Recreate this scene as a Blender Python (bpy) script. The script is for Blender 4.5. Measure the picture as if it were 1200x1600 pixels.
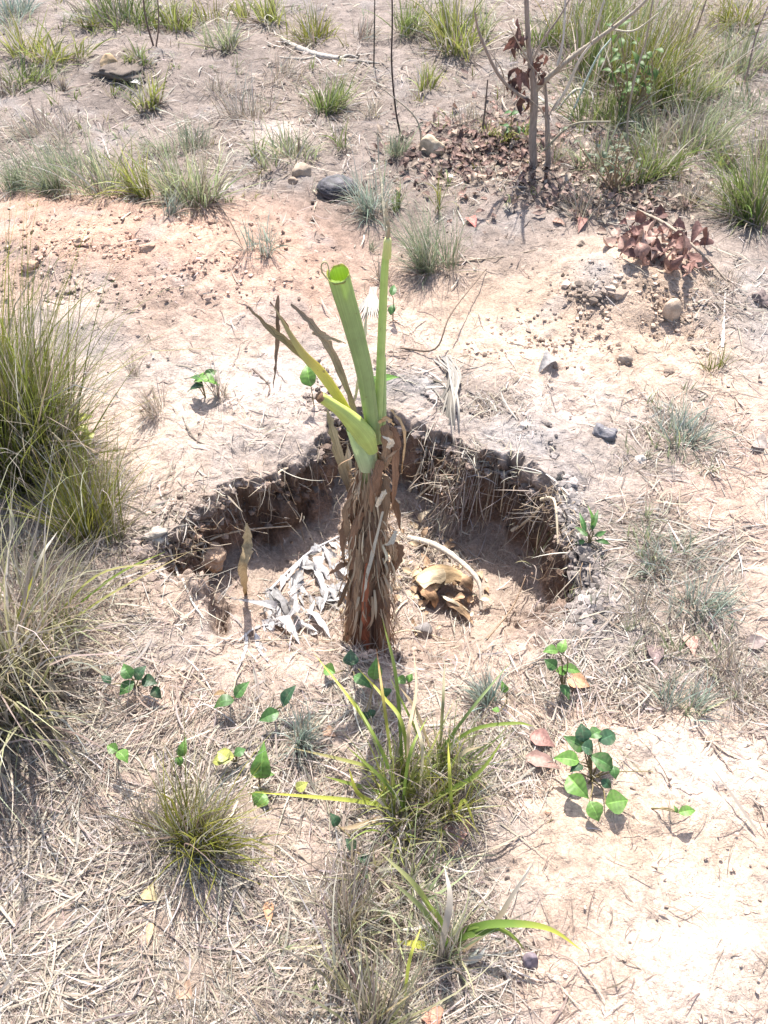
import bpy, math, random
import numpy as np
for o in list(bpy.data.objects): bpy.data.objects.remove(o)
S = bpy.context.scene
C = S.collection
R = math.radians
rng = np.random.default_rng(7)
random.seed(7)

# ---------------------------------------------------------------- camera, sky, sun, exposure
CAM_H, PITCH, F = 1.5, 48.0, 1386.0          # metres, degrees below the horizon, focal length for a 1600 px tall picture
cd = bpy.data.cameras.new('camera'); cam = bpy.data.objects.new('camera', cd); C.objects.link(cam)
cd.sensor_fit = 'VERTICAL'; cd.sensor_height = 24; cd.lens = 24 * F / 1600
cd.clip_start = 0.02; cd.clip_end = 500
cam.location = (0, 0, CAM_H); cam.rotation_euler = (R(90 - PITCH), 0, 0)
S.camera = cam
SUN_EL, SUN_AZ = 60.0, -4.0                  # the sun stands beyond the plant, a touch to the left
w = bpy.data.worlds.new('World'); S.world = w; w.use_nodes = True
nt = w.node_tree; nt.nodes.clear()
sky = nt.nodes.new('ShaderNodeTexSky'); sky.sky_type = 'NISHITA'; sky.sun_disc = False
sky.sun_elevation = R(SUN_EL); sky.sun_rotation = R(SUN_AZ); sky.dust_density = 2.5
bg = nt.nodes.new('ShaderNodeBackground'); bg.inputs[1].default_value = 0.15
wo = nt.nodes.new('ShaderNodeOutputWorld')
nt.links.new(sky.outputs[0], bg.inputs[0]); nt.links.new(bg.outputs[0], wo.inputs[0])
sd = bpy.data.lights.new('sun', 'SUN'); sd.energy = 5.0; sd.angle = R(0.55); sd.color = (1.0, 0.955, 0.89)
sun = bpy.data.objects.new('sun', sd); C.objects.link(sun)
sun.rotation_euler = (R(-(90 - SUN_EL)), 0, R(-SUN_AZ)); sun.location = (0, 3, 6)
S.view_settings.view_transform = 'Standard'; S.view_settings.look = 'None'
S.view_settings.exposure = 1.1; S.view_settings.gamma = 1.0; S.view_settings.use_curve_mapping = False
S.render.engine = 'CYCLES'
S.cycles.max_bounces = 6; S.cycles.transparent_max_bounces = 4

# ---------------------------------------------------------------- noise
_T = np.random.default_rng(3).random((256, 256)).astype(np.float64)
def vn(x, y):
    xi = np.floor(x).astype(int); yi = np.floor(y).astype(int); fx = x - xi; fy = y - yi
    fx = fx * fx * (3 - 2 * fx); fy = fy * fy * (3 - 2 * fy)
    a = _T[xi & 255, yi & 255]; b = _T[(xi + 1) & 255, yi & 255]; c = _T[xi & 255, (yi + 1) & 255]; d = _T[(xi + 1) & 255, (yi + 1) & 255]
    return (a + (b - a) * fx) * (1 - fy) + (c + (d - c) * fx) * fy - 0.5
def fbm(x, y, sc, octv=4, gain=0.5, off=0.0):
    x = np.asarray(x, float); y = np.asarray(y, float)
    s = 0; a = 1.0; k = 1 / sc
    for i in range(octv):
        c, sn = math.cos(0.7 * i + off), math.sin(0.7 * i + off)
        s = s + a * vn((x * c - y * sn) * k + 17.3 * i + off * 31, (x * sn + y * c) * k + 9.1 * i + off * 57)
        a *= gain; k *= 2.03
    return s
def sst(a, b, x):
    t = np.clip((x - a) / (b - a), 0, 1); return t * t * (3 - 2 * t)

# ---------------------------------------------------------------- from a viewing direction to a point of the place
CP, SP = math.cos(R(PITCH)), math.sin(R(PITCH))
def ray(px, py):
    u = (np.asarray(px, float) - 600) / F; v = (np.asarray(py, float) - 800) / F
    return u, CP - v * SP, -SP - v * CP
def at_z(px, py, z=0.0):
    a, b, c = ray(px, py); t = (z - CAM_H) / c
    return np.array([a * t, b * t, CAM_H + c * t])
def at_y(px, py, Y):
    a, b, c = ray(px, py); t = Y / b
    return np.array([a * t, b * t, CAM_H + c * t])

# ---------------------------------------------------------------- the lie of the land
RIM = [(215,872),(255,842),(295,802),(345,765),(400,740),(455,716),(492,682),(503,642),(545,625),(600,632),(650,648),(700,672),
       (750,698),(800,716),(850,742),(884,782),(905,850),(925,905),(905,965),(860,1015),(800,1050),(700,1078),(600,1088),(480,1070),
       (385,1040),(335,990),(308,930),(270,893)]
RW = np.array([at_z(x, y)[:2] for x, y in RIM])
def pit_d(x, y):
    d = np.full(x.shape, 9.0); ins = np.zeros(x.shape, bool); n = len(RW)
    gx = np.zeros(x.shape); gy = np.zeros(x.shape)
    for i in range(n):
        ax, ay = RW[i]; bx, by = RW[(i + 1) % n]; ex, ey = bx - ax, by - ay
        t = np.clip(((x - ax) * ex + (y - ay) * ey) / (ex * ex + ey * ey), 0, 1)
        qx = x - ax - t * ex; qy = y - ay - t * ey; q = np.hypot(qx, qy)
        m = q < d; d = np.where(m, q, d); gx = np.where(m, qx / (q + 1e-9), gx); gy = np.where(m, qy / (q + 1e-9), gy)
        c = ((ay > y) != (by > y)) & (x < ex * (y - ay) / (ey + 1e-12) + ax); ins ^= c
    s = np.where(ins, 1.0, -1.0)
    return d * s, gx * s, gy * s      # the gradient points inwards
def bump(x, y, px, py, rx, ry, h, p=2.0):
    c = at_z(px, py); r = math.hypot(c[0], c[1], CAM_H) / F
    q = (np.abs((x - c[0]) / (rx * r)) ** p + np.abs((y - c[1]) / (ry * r * math.hypot(c[1], CAM_H) / CAM_H)) ** p)
    return h * np.exp(-q)
def pit_terms(x, y):
    xx = x + 0.036 * fbm(x, y, 0.12, 3, off=1.1) + 0.026 * fbm(x, y, 0.034, 3, off=1.9); yy = y + 0.034 * fbm(x, y, 0.10, 3, off=2.2) + 0.028 * fbm(x, y, 0.030, 3, off=4.4)
    d, gx, gy = pit_d(xx, yy)
    back = sst(1.02, 1.28, y + 0.0 * x)
    left = sst(-0.22, -0.40, x) * sst(0.85, 1.05, y)
    right = sst(0.20, 0.42, x) * sst(0.85, 1.1, y)
    steep = np.clip(np.maximum(back, np.maximum(left, right) * 0.75), 0, 1)
    wd = 0.34 - (0.26 - 0.07 * fbm(x, y, 0.11, 2, off=6.3)) * steep
    return d, gx, gy, steep, wd
def H0(x, y):
    z = 0.045 * fbm(x, y, 1.3, 3, off=0.4) + 0.02 * fbm(x, y, 0.35, 3, off=0.9)
    z = z * sst(-0.1, 0.35, np.hypot(x, y - 1.2) - 0.3)
    z = z + bump(x, y, 190, 385, 230, 70, 0.07) + bump(x, y, 40, 400, 80, 50, 0.03) + bump(x, y, 455, 380, 60, 40, 0.02)
    z = z + bump(x, y, 985, 435, 95, 45, 0.06, 3) + bump(x, y, 935, 452, 40, 20, 0.018, 2) + bump(x, y, 1100, 400, 90, 50, 0.03)
    z = z + bump(x, y, 190, 108, 38, 18, 0.05) + bump(x, y, 100, 520, 70, 40, 0.03) + bump(x, y, 640, 600, 80, 22, 0.018) + bump(x, y, 850, 700, 70, 40, 0.02)
    z = z - bump(x, y, 1025, 515, 70, 18, 0.02) - bump(x, y, 895, 628, 14, 9, 0.015, 3)
    return z
def H(x, y, fine=False):
    x = np.asarray(x, float); y = np.asarray(y, float)
    z = H0(x, y)
    d, gx, gy, steep, wd = pit_terms(x, y)
    D = 0.215 + 0.06 * fbm(x, y, 0.2, 3, off=3.3) + 0.03 * sst(0.0, 0.2, x)
    t = np.clip(d / wd, 0, 1)
    z = z + 0.008 * np.exp(-np.abs(d) / 0.06) * (steep) * (0.6 + 1.4 * fbm(x, y, 0.07, 3, off=5.5))
    z = z - D * (t * t * (3 - 2 * t))
    z = z + bump(x, y, 318, 905, 26, 24, 0.05, 3) - bump(x, y, 345, 950, 16, 30, 0.07, 3) - bump(x, y, 905, 900, 26, 22, 0.05, 3) + bump(x, y, 850, 905, 32, 26, 0.035, 3)
    z = z - bump(x, y, 835, 985, 12, 26, 0.035, 3) + bump(x, y, 560, 1012, 70, 14, 0.018, 2) - bump(x, y, 262, 862, 30, 14, 0.05, 3)
    if fine:
        bare = sst(0.25, 0.1, 0.5 + fbm(x, y, 0.5, 2, off=7.7)) * 0
        n = 0.016 * fbm(x, y, 0.07, 5, 0.55, off=4.1)
        rid = 0.5 - np.abs(fbm(x, y, 0.028, 3, 0.55, off=6.1))
        patch = sst(-0.12, 0.25, fbm(x, y, 0.30, 3, off=8.2)) * 0.75 + 0.25
        z = z + n + patch * (0.013 * (rid - 0.3) + 0.006 * fbm(x, y, 0.013, 2, off=9.2))
        wall = sst(0, 0.25, t) * sst(1.0, 0.6, t) * steep
        z = z + wall * 0.035 * fbm(x, y, 0.03, 3, off=2.9)
    return z

# height table for quick look-ups
GX0, GX1, GY0, GY1, GS = -3.2, 3.2, -0.6, 8.0, 0.01
_gx = np.arange(GX0, GX1, GS); _gy = np.arange(GY0, GY1, GS)
_X, _Y = np.meshgrid(_gx, _gy, indexing='ij'); HT = H(_X, _Y)
def hz(x, y):
    x = np.asarray(x, float); y = np.asarray(y, float)
    fx = np.clip((x - GX0) / GS, 0, len(_gx) - 1.01); fy = np.clip((y - GY0) / GS, 0, len(_gy) - 1.01)
    i = fx.astype(int); j = fy.astype(int); a = fx - i; b = fy - j
    return (HT[i, j] * (1 - a) + HT[i + 1, j] * a) * (1 - b) + (HT[i, j + 1] * (1 - a) + HT[i + 1, j + 1] * a) * b
def G(px, py, h=0.0):
    """points of the ground (raised by h) met by the viewing rays; arrays welcome"""
    a, b, c = ray(px, py); a, b, c = np.broadcast_arrays(a, b, c); shp = a.shape
    t = (0.16 - CAM_H) / c; done = np.zeros(shp, bool)
    for k in range(110):
        x, y, z = a * t, b * t, CAM_H + c * t
        gap = z - (hz(x, y) + h)
        done |= gap <= 0.0008
        t = np.where(done, t, t + np.maximum(gap, 0.0) * 0.5 / (-c) + 0.0006)
        if done.all(): break
    return np.array([a * t, b * t, CAM_H + c * t])
def mpp(p):                                   # metres per photo pixel at a point
    return math.sqrt(p[0]**2 + p[1]**2 + (CAM_H - p[2])**2) / F

# ---------------------------------------------------------------- objects
def mesh(name, V, Fc, mat=None, parent=None, col=None, uv=None, smooth=True, tri=None):
    V = np.asarray(V, np.float32).reshape(-1, 3)
    me = bpy.data.meshes.new(name)
    if isinstance(Fc, np.ndarray):
        k = Fc.shape[1]; n = len(Fc)
        me.vertices.add(len(V)); me.vertices.foreach_set('co', V.ravel())
        me.loops.add(n * k); me.loops.foreach_set('vertex_index', Fc.astype(np.int32).ravel())
        me.polygons.add(n); me.polygons.foreach_set('loop_start', np.arange(0, n * k, k, dtype=np.int32))
        try: me.polygons.foreach_set('loop_total', np.full(n, k, np.int32))
        except Exception: pass
    else:
        me.from_pydata([tuple(v) for v in V.tolist()], [], Fc)
    me.update(calc_edges=True)
    me.polygons.foreach_set('use_smooth', np.full(len(me.polygons), smooth))
    if col is not None:
        at = me.color_attributes.new('col', 'FLOAT_COLOR', 'POINT')
        c4 = np.ones((len(V), 4), np.float32); c4[:, :3] = col; at.data.foreach_set('color', c4.ravel())
    if uv is not None:
        ul = me.uv_layers.new(name='UVMap'); li = np.empty(len(me.loops), np.int32); me.loops.foreach_get('vertex_index', li)
        ul.data.foreach_set('uv', np.asarray(uv, np.float32)[li].ravel())
    if mat: me.materials.append(mat)
    o = bpy.data.objects.new(name, me); C.objects.link(o)
    if parent is not None:
        o.parent = parent; o.location = -parent.location
    return o
def tag(o, label=None, cat=None, group=None, kind=None):
    if label: o['label'] = label
    if cat: o['category'] = cat
    if group: o['group'] = group
    if kind: o['kind'] = kind
    return o
def empty(name, loc, label, cat, group=None):
    o = bpy.data.objects.new(name, None); C.objects.link(o); o.location = tuple(float(v) for v in loc); o.empty_display_size = 0.05
    return tag(o, label, cat, group)
def grid_faces(n, m, wrap=False):
    i = np.arange(n - 1)[:, None]; j = np.arange(m if wrap else m - 1)[None, :]; j2 = (j + 1) % m
    return np.stack([i * m + j, i * m + j2, (i + 1) * m + j2, (i + 1) * m + j], -1).reshape(-1, 4)
def catmull(P, k=6):
    P = [np.asarray(p, float) for p in P]
    if len(P) < 3:
        return np.array([P[0] + (P[-1] - P[0]) * t for t in np.linspace(0, 1, k + 1)])
    Q = [2 * P[0] - P[1]] + P + [2 * P[-1] - P[-2]]; out = []
    for i in range(1, len(Q) - 2):
        for t in np.linspace(0, 1, k, endpoint=False):
            a, b, c, d = Q[i-1], Q[i], Q[i+1], Q[i+2]
            out.append(0.5 * (2*b + (c-a)*t + (2*a-5*b+4*c-d)*t*t + (3*b-a-3*c+d)*t**3))
    out.append(P[-1]); return np.array(out)
def frames(P):
    T = np.gradient(P, axis=0); T /= np.linalg.norm(T, axis=1)[:, None] + 1e-9
    up = np.array([0, 0, 1.0]) if abs(T[0][2]) < 0.9 else np.array([0, 1.0, 0])
    N = [np.cross(T[0], up)]; N[0] /= np.linalg.norm(N[0])
    for i in range(1, len(P)):
        n = N[-1] - T[i] * np.dot(N[-1], T[i]); N.append(n / (np.linalg.norm(n) + 1e-9))
    N = np.array(N); return T, N, np.cross(T, N)
def tube_geo(P, rad, n=6, k=5, rough=0.0, flat=1.0):
    P = catmull(P, k); m = len(P); rad = np.interp(np.linspace(0, 1, m), np.linspace(0, 1, len(rad)), rad)
    T, N, B = frames(P); a = np.linspace(0, 2 * math.pi, n, endpoint=False)
    r = rad[:, None] * (1 + rough * (rng.random((m, n)) - 0.5))
    V = P[:, None] + r[..., None] * (np.cos(a)[None, :, None] * N[:, None] + flat * np.sin(a)[None, :, None] * B[:, None])
    L = np.concatenate([[0], np.cumsum(np.linalg.norm(np.diff(P, axis=0), axis=1))])
    UV = np.stack([np.broadcast_to(a / 6.283, (m, n)), np.broadcast_to(L[:, None], (m, n))], -1).reshape(-1, 2)
    return V.reshape(-1, 3), grid_faces(m, n, True), UV
class Acc:
    def __init__(s): s.V = []; s.F = []; s.C = []; s.U = []; s.n = 0
    def add(s, V, Fc, col=(0.5, 0.5, 0.5), uv=None):
        V = np.asarray(V).reshape(-1, 3); s.V.append(V); s.F.append(Fc + s.n); s.n += len(V)
        s.C.append(np.broadcast_to(np.asarray(col, float), V.shape).copy()); s.U.append(np.zeros((len(V), 2)) if uv is None else uv); return s
    def build(s, name, mat, parent=None, smooth=True):
        return mesh(name, np.concatenate(s.V), np.concatenate(s.F), mat, parent, np.concatenate(s.C), np.concatenate(s.U), smooth)

# ---------------------------------------------------------------- materials
def material(name, base=None, attr=False, rough=0.8, transl=0.0, bump=None, build=None, spec=0.3, coat=0.0, disp=None):
    m = bpy.data.materials.new(name); m.use_nodes = True; t = m.node_tree; N = t.nodes; L = t.links
    p = N['Principled BSDF']; p.inputs['Roughness'].default_value = rough; p.inputs['Specular IOR Level'].default_value = spec
    out = N['Material Output']
    if attr:
        a = N.new('ShaderNodeAttribute'); a.attribute_name = 'col'; c = a.outputs['Color']
    else:
        r = N.new('ShaderNodeRGB'); r.outputs[0].default_value = (*(base or (0.5, 0.5, 0.5)), 1); c = r.outputs[0]
    if build: c = build(t, c) or c
    L.new(c, p.inputs['Base Color'])
    if bump:
        tc = N.new('ShaderNodeTexCoord'); prev = None
        for sc, st, dist in bump:
            n = N.new('ShaderNodeTexNoise'); n.inputs['Scale'].default_value = sc; n.inputs['Detail'].default_value = 4
            L.new(tc.outputs['Object'], n.inputs['Vector'])
            b = N.new('ShaderNodeBump'); b.inputs['Strength'].default_value = st; b.inputs['Distance'].default_value = dist
            L.new(n.outputs['Fac'], b.inputs['Height'])
            if prev: L.new(prev.outputs[0], b.inputs['Normal'])
            prev = b
        L.new(prev.outputs[0], p.inputs['Normal'])
    if transl > 0:
        tr = N.new('ShaderNodeBsdfTranslucent'); L.new(c, tr.inputs['Color'])
        mx = N.new('ShaderNodeMixShader'); mx.inputs[0].default_value = transl
        L.new(p.outputs[0], mx.inputs[1]); L.new(tr.outputs[0], mx.inputs[2]); L.new(mx.outputs[0], out.inputs['Surface'])
    return m
def vary(scale, lo, hi, detail=5, coord='Object', stretch=None):
    def f(t, c):
        N, L = t.nodes, t.links; tc = N.new('ShaderNodeTexCoord'); v = tc.outputs[coord]
        if stretch:
            mp = N.new('ShaderNodeMapping'); mp.inputs['Scale'].default_value = stretch; L.new(v, mp.inputs['Vector']); v = mp.outputs[0]
        n = N.new('ShaderNodeTexNoise'); n.inputs['Scale'].default_value = scale; n.inputs['Detail'].default_value = detail; n.inputs['Roughness'].default_value = 0.62
        L.new(v, n.inputs['Vector'])
        mr = N.new('ShaderNodeMapRange'); mr.inputs['From Min'].default_value = 0.3; mr.inputs['From Max'].default_value = 0.7
        mr.inputs['To Min'].default_value = lo; mr.inputs['To Max'].default_value = hi; L.new(n.outputs['Fac'], mr.inputs['Value'])
        mu = N.new('ShaderNodeMix'); mu.data_type = 'RGBA'; mu.blend_type = 'MULTIPLY'; mu.inputs['Factor'].default_value = 1
        L.new(c, mu.inputs['A']); L.new(mr.outputs[0], mu.inputs['B']); return mu.outputs['Result']
    return f
def chain(*fs):
    def f(t, c):
        for g in fs: c = g(t, c)
        return c
    return f
def scuffs(t, c):
    N, L = t.nodes, t.links; tc = N.new('ShaderNodeTexCoord'); n = N.new('ShaderNodeTexNoise'); n.inputs['Scale'].default_value = 55; n.inputs['Detail'].default_value = 6; n.inputs['Roughness'].default_value = 0.7
    L.new(tc.outputs['Object'], n.inputs['Vector']); mr = N.new('ShaderNodeMapRange'); mr.inputs['From Min'].default_value = 0.64; mr.inputs['From Max'].default_value = 0.72
    mr.inputs['To Max'].default_value = 0.75; L.new(n.outputs['Fac'], mr.inputs['Value']); mx = N.new('ShaderNodeMix'); mx.data_type = 'RGBA'
    mx.inputs['B'].default_value = (0.30, 0.24, 0.11, 1); L.new(mr.outputs[0], mx.inputs['Factor']); L.new(c, mx.inputs['A']); return mx.outputs['Result']
def dusty(t, c):
    N, L = t.nodes, t.links; tc = N.new('ShaderNodeTexCoord'); n = N.new('ShaderNodeTexNoise'); n.inputs['Scale'].default_value = 38; n.inputs['Detail'].default_value = 6; n.inputs['Roughness'].default_value = 0.7
    L.new(tc.outputs['Object'], n.inputs['Vector']); mr = N.new('ShaderNodeMapRange'); mr.inputs['From Min'].default_value = 0.52; mr.inputs['From Max'].default_value = 0.78
    mr.inputs['To Max'].default_value = 0.45; L.new(n.outputs['Fac'], mr.inputs['Value']); mx = N.new('ShaderNodeMix'); mx.data_type = 'RGBA'
    mx.inputs['B'].default_value = (0.36, 0.30, 0.20, 1); L.new(mr.outputs[0], mx.inputs['Factor']); L.new(c, mx.inputs['A']); return mx.outputs['Result']
M_soil = material('soil', attr=True, rough=0.95, spec=0.15, bump=[(45, 0.5, 0.02), (200, 0.6, 0.007), (800, 0.6, 0.002)],
                  build=chain(vary(24, 0.76, 1.14), vary(130, 0.72, 1.18), vary(500, 0.78, 1.15)))
M_clod = material('soil_clod', attr=True, rough=0.95, spec=0.15, bump=[(180, 0.6, 0.004), (700, 0.5, 0.0015)], build=vary(160, 0.75, 1.2))
M_grass = material('grass_blade', attr=True, rough=0.5, transl=0.38, spec=0.35)
M_straw = material('dry_straw', attr=True, rough=0.7, transl=0.12, spec=0.3)
M_leaf = material('seedling_leaf', attr=True, rough=0.45, transl=0.28, spec=0.38, build=chain(vary(90, 0.7, 1.25), dusty))
M_dead = material('dead_leaf', attr=True, rough=0.65, transl=0.15, spec=0.3, build=vary(120, 0.6, 1.3), bump=[(160, 0.4, 0.003)])
M_bark = material('bark', attr=True, rough=0.85, spec=0.2, build=vary(60, 0.65, 1.25, stretch=(3, 3, 0.6)), bump=[(150, 0.5, 0.003)])
M_root = material('root_fibre', attr=True, rough=0.8, spec=0.2)
M_stone = material('stone', attr=True, rough=0.85, spec=0.25, build=chain(vary(45, 0.7, 1.2), vary(300, 0.8, 1.15)), bump=[(70, 0.5, 0.006), (400, 0.4, 0.0015)])
M_dung = material('dried_dung', attr=True, rough=0.6, spec=0.4, build=vary(80, 0.6, 1.3), bump=[(200, 0.5, 0.003)])
M_green = material('banana_green', attr=True, rough=0.42, transl=0.18, spec=0.4,
                   build=chain(vary(1.0, 0.82, 1.12, coord='UV', stretch=(60, 4, 1)), vary(30, 0.86, 1.08), scuffs))
M_roll = material('banana_rolled_leaf', attr=True, rough=0.42, transl=0.42, spec=0.4,
                   build=chain(vary(1.0, 0.82, 1.12, coord='UV', stretch=(60, 4, 1)), vary(30, 0.86, 1.08), scuffs))
M_sheath = material('banana_dry_sheath', attr=True, rough=0.8, transl=0.05, spec=0.2,
                    build=chain(vary(1.0, 0.45, 1.4, coord='UV', stretch=(26, 7, 1)), vary(1.0, 0.75, 1.2, coord='UV', stretch=(90, 20, 1)), vary(14, 0.75, 1.2)),
                    bump=[(220, 0.6, 0.003)])

def density(x, y):
    """how thickly straw covers the ground at a picture position"""
    g_ = lambda cx, cy, rx, ry: np.exp(-(((x - cx) / rx) ** 2 + ((y - cy) / ry) ** 2))
    d = 0.045 + 0 * x
    d = d + 1.2 * sst(1080, 1200, y) * sst(820, 700, x + 40 * np.sin(y / 50)) + 0.5 * g_(480, 1110, 260, 70) + 0.9 * g_(770, 1110, 110, 70) + 0.5 * g_(720, 1200, 120, 120)
    d = d + 1.0 * g_(1060, 690, 90, 60) + 1.3 * g_(1060, 900, 110, 110) + 1.3 * g_(1080, 1060, 140, 70) + 0.7 * g_(960, 1000, 90, 60) + 0.7 * g_(940, 820, 70, 60)
    d = d + 1.2 * g_(60, 850, 150, 120) + 1.3 * g_(140, 1120, 200, 130) + 0.7 * g_(250, 920, 80, 70) + 0.5 * g_(380, 660, 90, 50) + 0.8 * g_(750, 620, 90, 40) + 0.5 * g_(640, 560, 80, 40)
    d = d + 0.55 * sst(330, 250, y) + 0.5 * g_(1000, 300, 200, 50) + 0.6 * g_(1150, 480, 80, 80) + 0.9 * g_(660, 930, 110, 80) + 0.9 * g_(600, 1020, 200, 40) + 0.5 * g_(690, 820, 90, 60) + 0.6*g_(460,960,90,60)
    d = d * (0.35 + 1.3 * sst(-0.2, 0.3, fbm(x, y, 110, 3)))
    d = d * (1 - 0.96 * np.clip(1.5 * g_(1050, 1400, 230, 230), 0, 1)) * (1 - 0.7 * g_(850, 500, 220, 70)) * (1 - 0.8 * g_(210, 400, 260, 55)) * (1 - 0.5 * g_(170, 1260, 80, 50))
    return d

# ---------------------------------------------------------------- ground
def axis(lo, hi, step, far_lo, far_hi, g=1.035, mx=6.0):
    a = list(np.arange(lo, hi, step)); s = step; v = a[-1]
    while v < far_hi: s = min(s * g, mx); v += s; a.append(v)
    s = step; v = lo; b = []
    while v > far_lo: s = min(s * g, mx); v -= s; b.append(v)
    return np.array(b[::-1] + a)
def axis_y():
    a = list(np.arange(0.28, 0.9, 0.0055)); v = a[-1]
    while v < 1.75: v += 0.0042; a.append(v)
    s = 0.0045
    while v < 5.2: s = min(s * 1.012, 0.02); v += s; a.append(v)
    while v < 260: s = min(s * 1.09, 12); v += s; a.append(v)
    s = 0.0055; v = 0.28; b = []
    while v > -160: s = min(s * 1.09, 12); v -= s; b.append(v)
    return np.array(b[::-1] + a)
def axis_x():
    a = list(np.arange(-0.55, 0.55, 0.0045)); s = 0.0045; v = a[-1]; b = []
    while v < 2.4: s = min(s * 1.016, 0.025); v += s; b.append(v)
    while v < 200: s = min(s * 1.10, 12); v += s; b.append(v)
    b = np.array(b); return np.concatenate([-b[::-1], a, b])
ax, ay = axis_x(), axis_y()
X, Y = np.meshgrid(ax, ay, indexing='ij')
Z = H(X, Y, fine=True)
Z *= 1.0
d, gx, gy, steep, wd = pit_terms(X, Y)
sh = np.where(d < wd, 0.62 * np.maximum(d, 0), 0.62 * wd * np.exp(-np.maximum(d - wd, 0) / 0.1)) * steep
tw = np.clip(d / wd, 0, 1)
over = np.sin(tw * math.pi) * steep
sh = sh + over * (0.038 * fbm(X + Z * 1.5, Y * 0.6 - Z * 1.8, 0.055, 3, off=1.7) + 0.022 * fbm(X * 2 + Z, Z * 2.4 - X, 0.045, 3, off=6.7))
XX = X - gx * sh; YY = Y - gy * sh
def blob(px, py, rx, ry):
    c = at_z(px, py); r = math.hypot(c[0], c[1], CAM_H) / F
    wx = X + 0.10 * fbm(X, Y, 0.25, 3, off=0.3) * rx * r * 4; wy = Y + 0.10 * fbm(X, Y, 0.25, 3, off=0.8) * ry * r * 6
    q = ((wx - c[0]) / (rx * r)) ** 2 + ((wy - c[1]) / (ry * r * math.hypot(c[1], CAM_H) / CAM_H)) ** 2
    return np.exp(-q)[..., None]
SAND = np.array((0.45, 0.347, 0.283)); PINK = np.array((0.49, 0.325, 0.245)); GREY = np.array((0.28, 0.262, 0.255)); PALE = np.array((0.55, 0.46, 0.40))
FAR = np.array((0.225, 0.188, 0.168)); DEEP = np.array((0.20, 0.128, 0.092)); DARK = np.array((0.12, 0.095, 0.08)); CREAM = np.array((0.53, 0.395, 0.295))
K = np.broadcast_to(SAND, X.shape + (3,)).copy()
def mix(K, c, m): return K * (1 - m) + c * m
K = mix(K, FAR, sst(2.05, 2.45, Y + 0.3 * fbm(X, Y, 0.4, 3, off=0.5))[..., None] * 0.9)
for (px, py, rx, ry, c, s) in [
    (170,390,300,75,PINK,1.0),(420,400,120,60,PINK,0.8),(500,470,80,50,PINK,0.7),(30,350,120,50,PINK,0.8),
    (980,460,130,70,CREAM,1.0),(760,480,140,60,CREAM,0.7),(1130,720,110,110,PINK,0.7),(1100,560,120,60,CREAM,0.6),
    (1000,1330,230,230,CREAM,0.95),(1050,1500,200,150,PALE,0.55),(900,1500,120,100,PINK,0.35),(1090,1180,130,60,PALE,0.6),(960,1090,60,30,PINK,0.5),
    (330,600,150,60,PALE,0.75),(420,590,70,40,PALE,0.6),(120,500,70,40,PALE,0.5),(960,720,60,60,PALE,0.8),(900,640,110,40,PALE,0.5),
    (640,600,110,30,GREY,0.9),(760,650,130,30,GREY,0.7),(400,700,120,30,GREY,0.55),(900,800,60,70,GREY,0.8),(1060,680,100,60,GREY,0.5),(960,1000,90,60,GREY,0.5),(830,690,90,45,GREY,0.85),(930,450,36,26,GREY,0.8),(900,900,70,90,GREY,0.6),(960,940,70,60,GREY,0.55),(1180,500,60,70,GREY,0.7),
    (100,545,60,30,GREY,0.6),(450,640,60,40,GREY,0.4),(250,820,90,50,GREY,0.4),(440,210,45,18,PALE,1.0),(620,205,60,30,FAR*1.15,0.6),
    (60,80,120,60,FAR*1.1,0.5),(190,108,40,18,DARK*1.6,0.9),(780,240,130,60,DARK*1.7,0.8),(900,300,130,40,DARK*2.1,0.6),(1060,300,150,50,DARK*2.4,0.4),
    (640,240,60,40,DARK*2.4,0.4),(410,420,40,20,PINK*0.9,0.6),(400,1130,120,60,PALE*0.95,0.4),(250,1100,60,40,PINK,0.35),(180,1250,120,80,SAND,0.6),(150,1500,200,100,CREAM,0.5)]:
    K = mix(K, c, blob(px, py, rx, ry) * s)
pn = fbm(X, Y, 0.22, 4, off=2.4)[..., None]
K *= 1 + 0.34 * pn + 0.22 * fbm(X, Y, 0.035, 3, off=3.9)[..., None]
K = mix(K, GREY * 1.05, sst(0.12, 0.45, fbm(X, Y, 0.11, 4, off=5.1))[..., None] * 0.38)
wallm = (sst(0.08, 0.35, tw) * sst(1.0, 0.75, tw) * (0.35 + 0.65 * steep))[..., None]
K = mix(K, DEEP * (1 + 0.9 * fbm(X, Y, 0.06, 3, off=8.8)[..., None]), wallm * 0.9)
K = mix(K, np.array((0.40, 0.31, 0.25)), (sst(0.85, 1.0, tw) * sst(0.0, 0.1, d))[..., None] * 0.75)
_t = CAM_H / (np.maximum(Y, 0.05) * SP + CAM_H * CP) * 0 + 1; _dep = Y * CP + CAM_H * SP
PXg = 600 + F * X / np.maximum(_dep, 0.1); PYg = 800 - F * (Y * SP - CAM_H * CP) / np.maximum(_dep, 0.1)
K = mix(K, np.array((0.25, 0.20, 0.165)), (sst(0.25, 1.1, density(PXg, PYg)) * sst(0.9, 0.5, tw))[..., None] * 0.62)
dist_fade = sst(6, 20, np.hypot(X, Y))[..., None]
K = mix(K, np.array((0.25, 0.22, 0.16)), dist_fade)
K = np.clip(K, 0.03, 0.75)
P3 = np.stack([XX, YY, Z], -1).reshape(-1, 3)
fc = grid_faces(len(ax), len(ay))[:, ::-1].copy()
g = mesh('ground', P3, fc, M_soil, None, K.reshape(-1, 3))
tag(g, 'bare sandy soil with a dug planting pit in the middle', kind='structure')
# terrain colour look-up for loose soil
def soil_col(x, y):
    i = np.clip(np.searchsorted(ax, x), 0, len(ax) - 1); j = np.clip(np.searchsorted(ay, y), 0, len(ay) - 1); return K[i, j]

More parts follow.
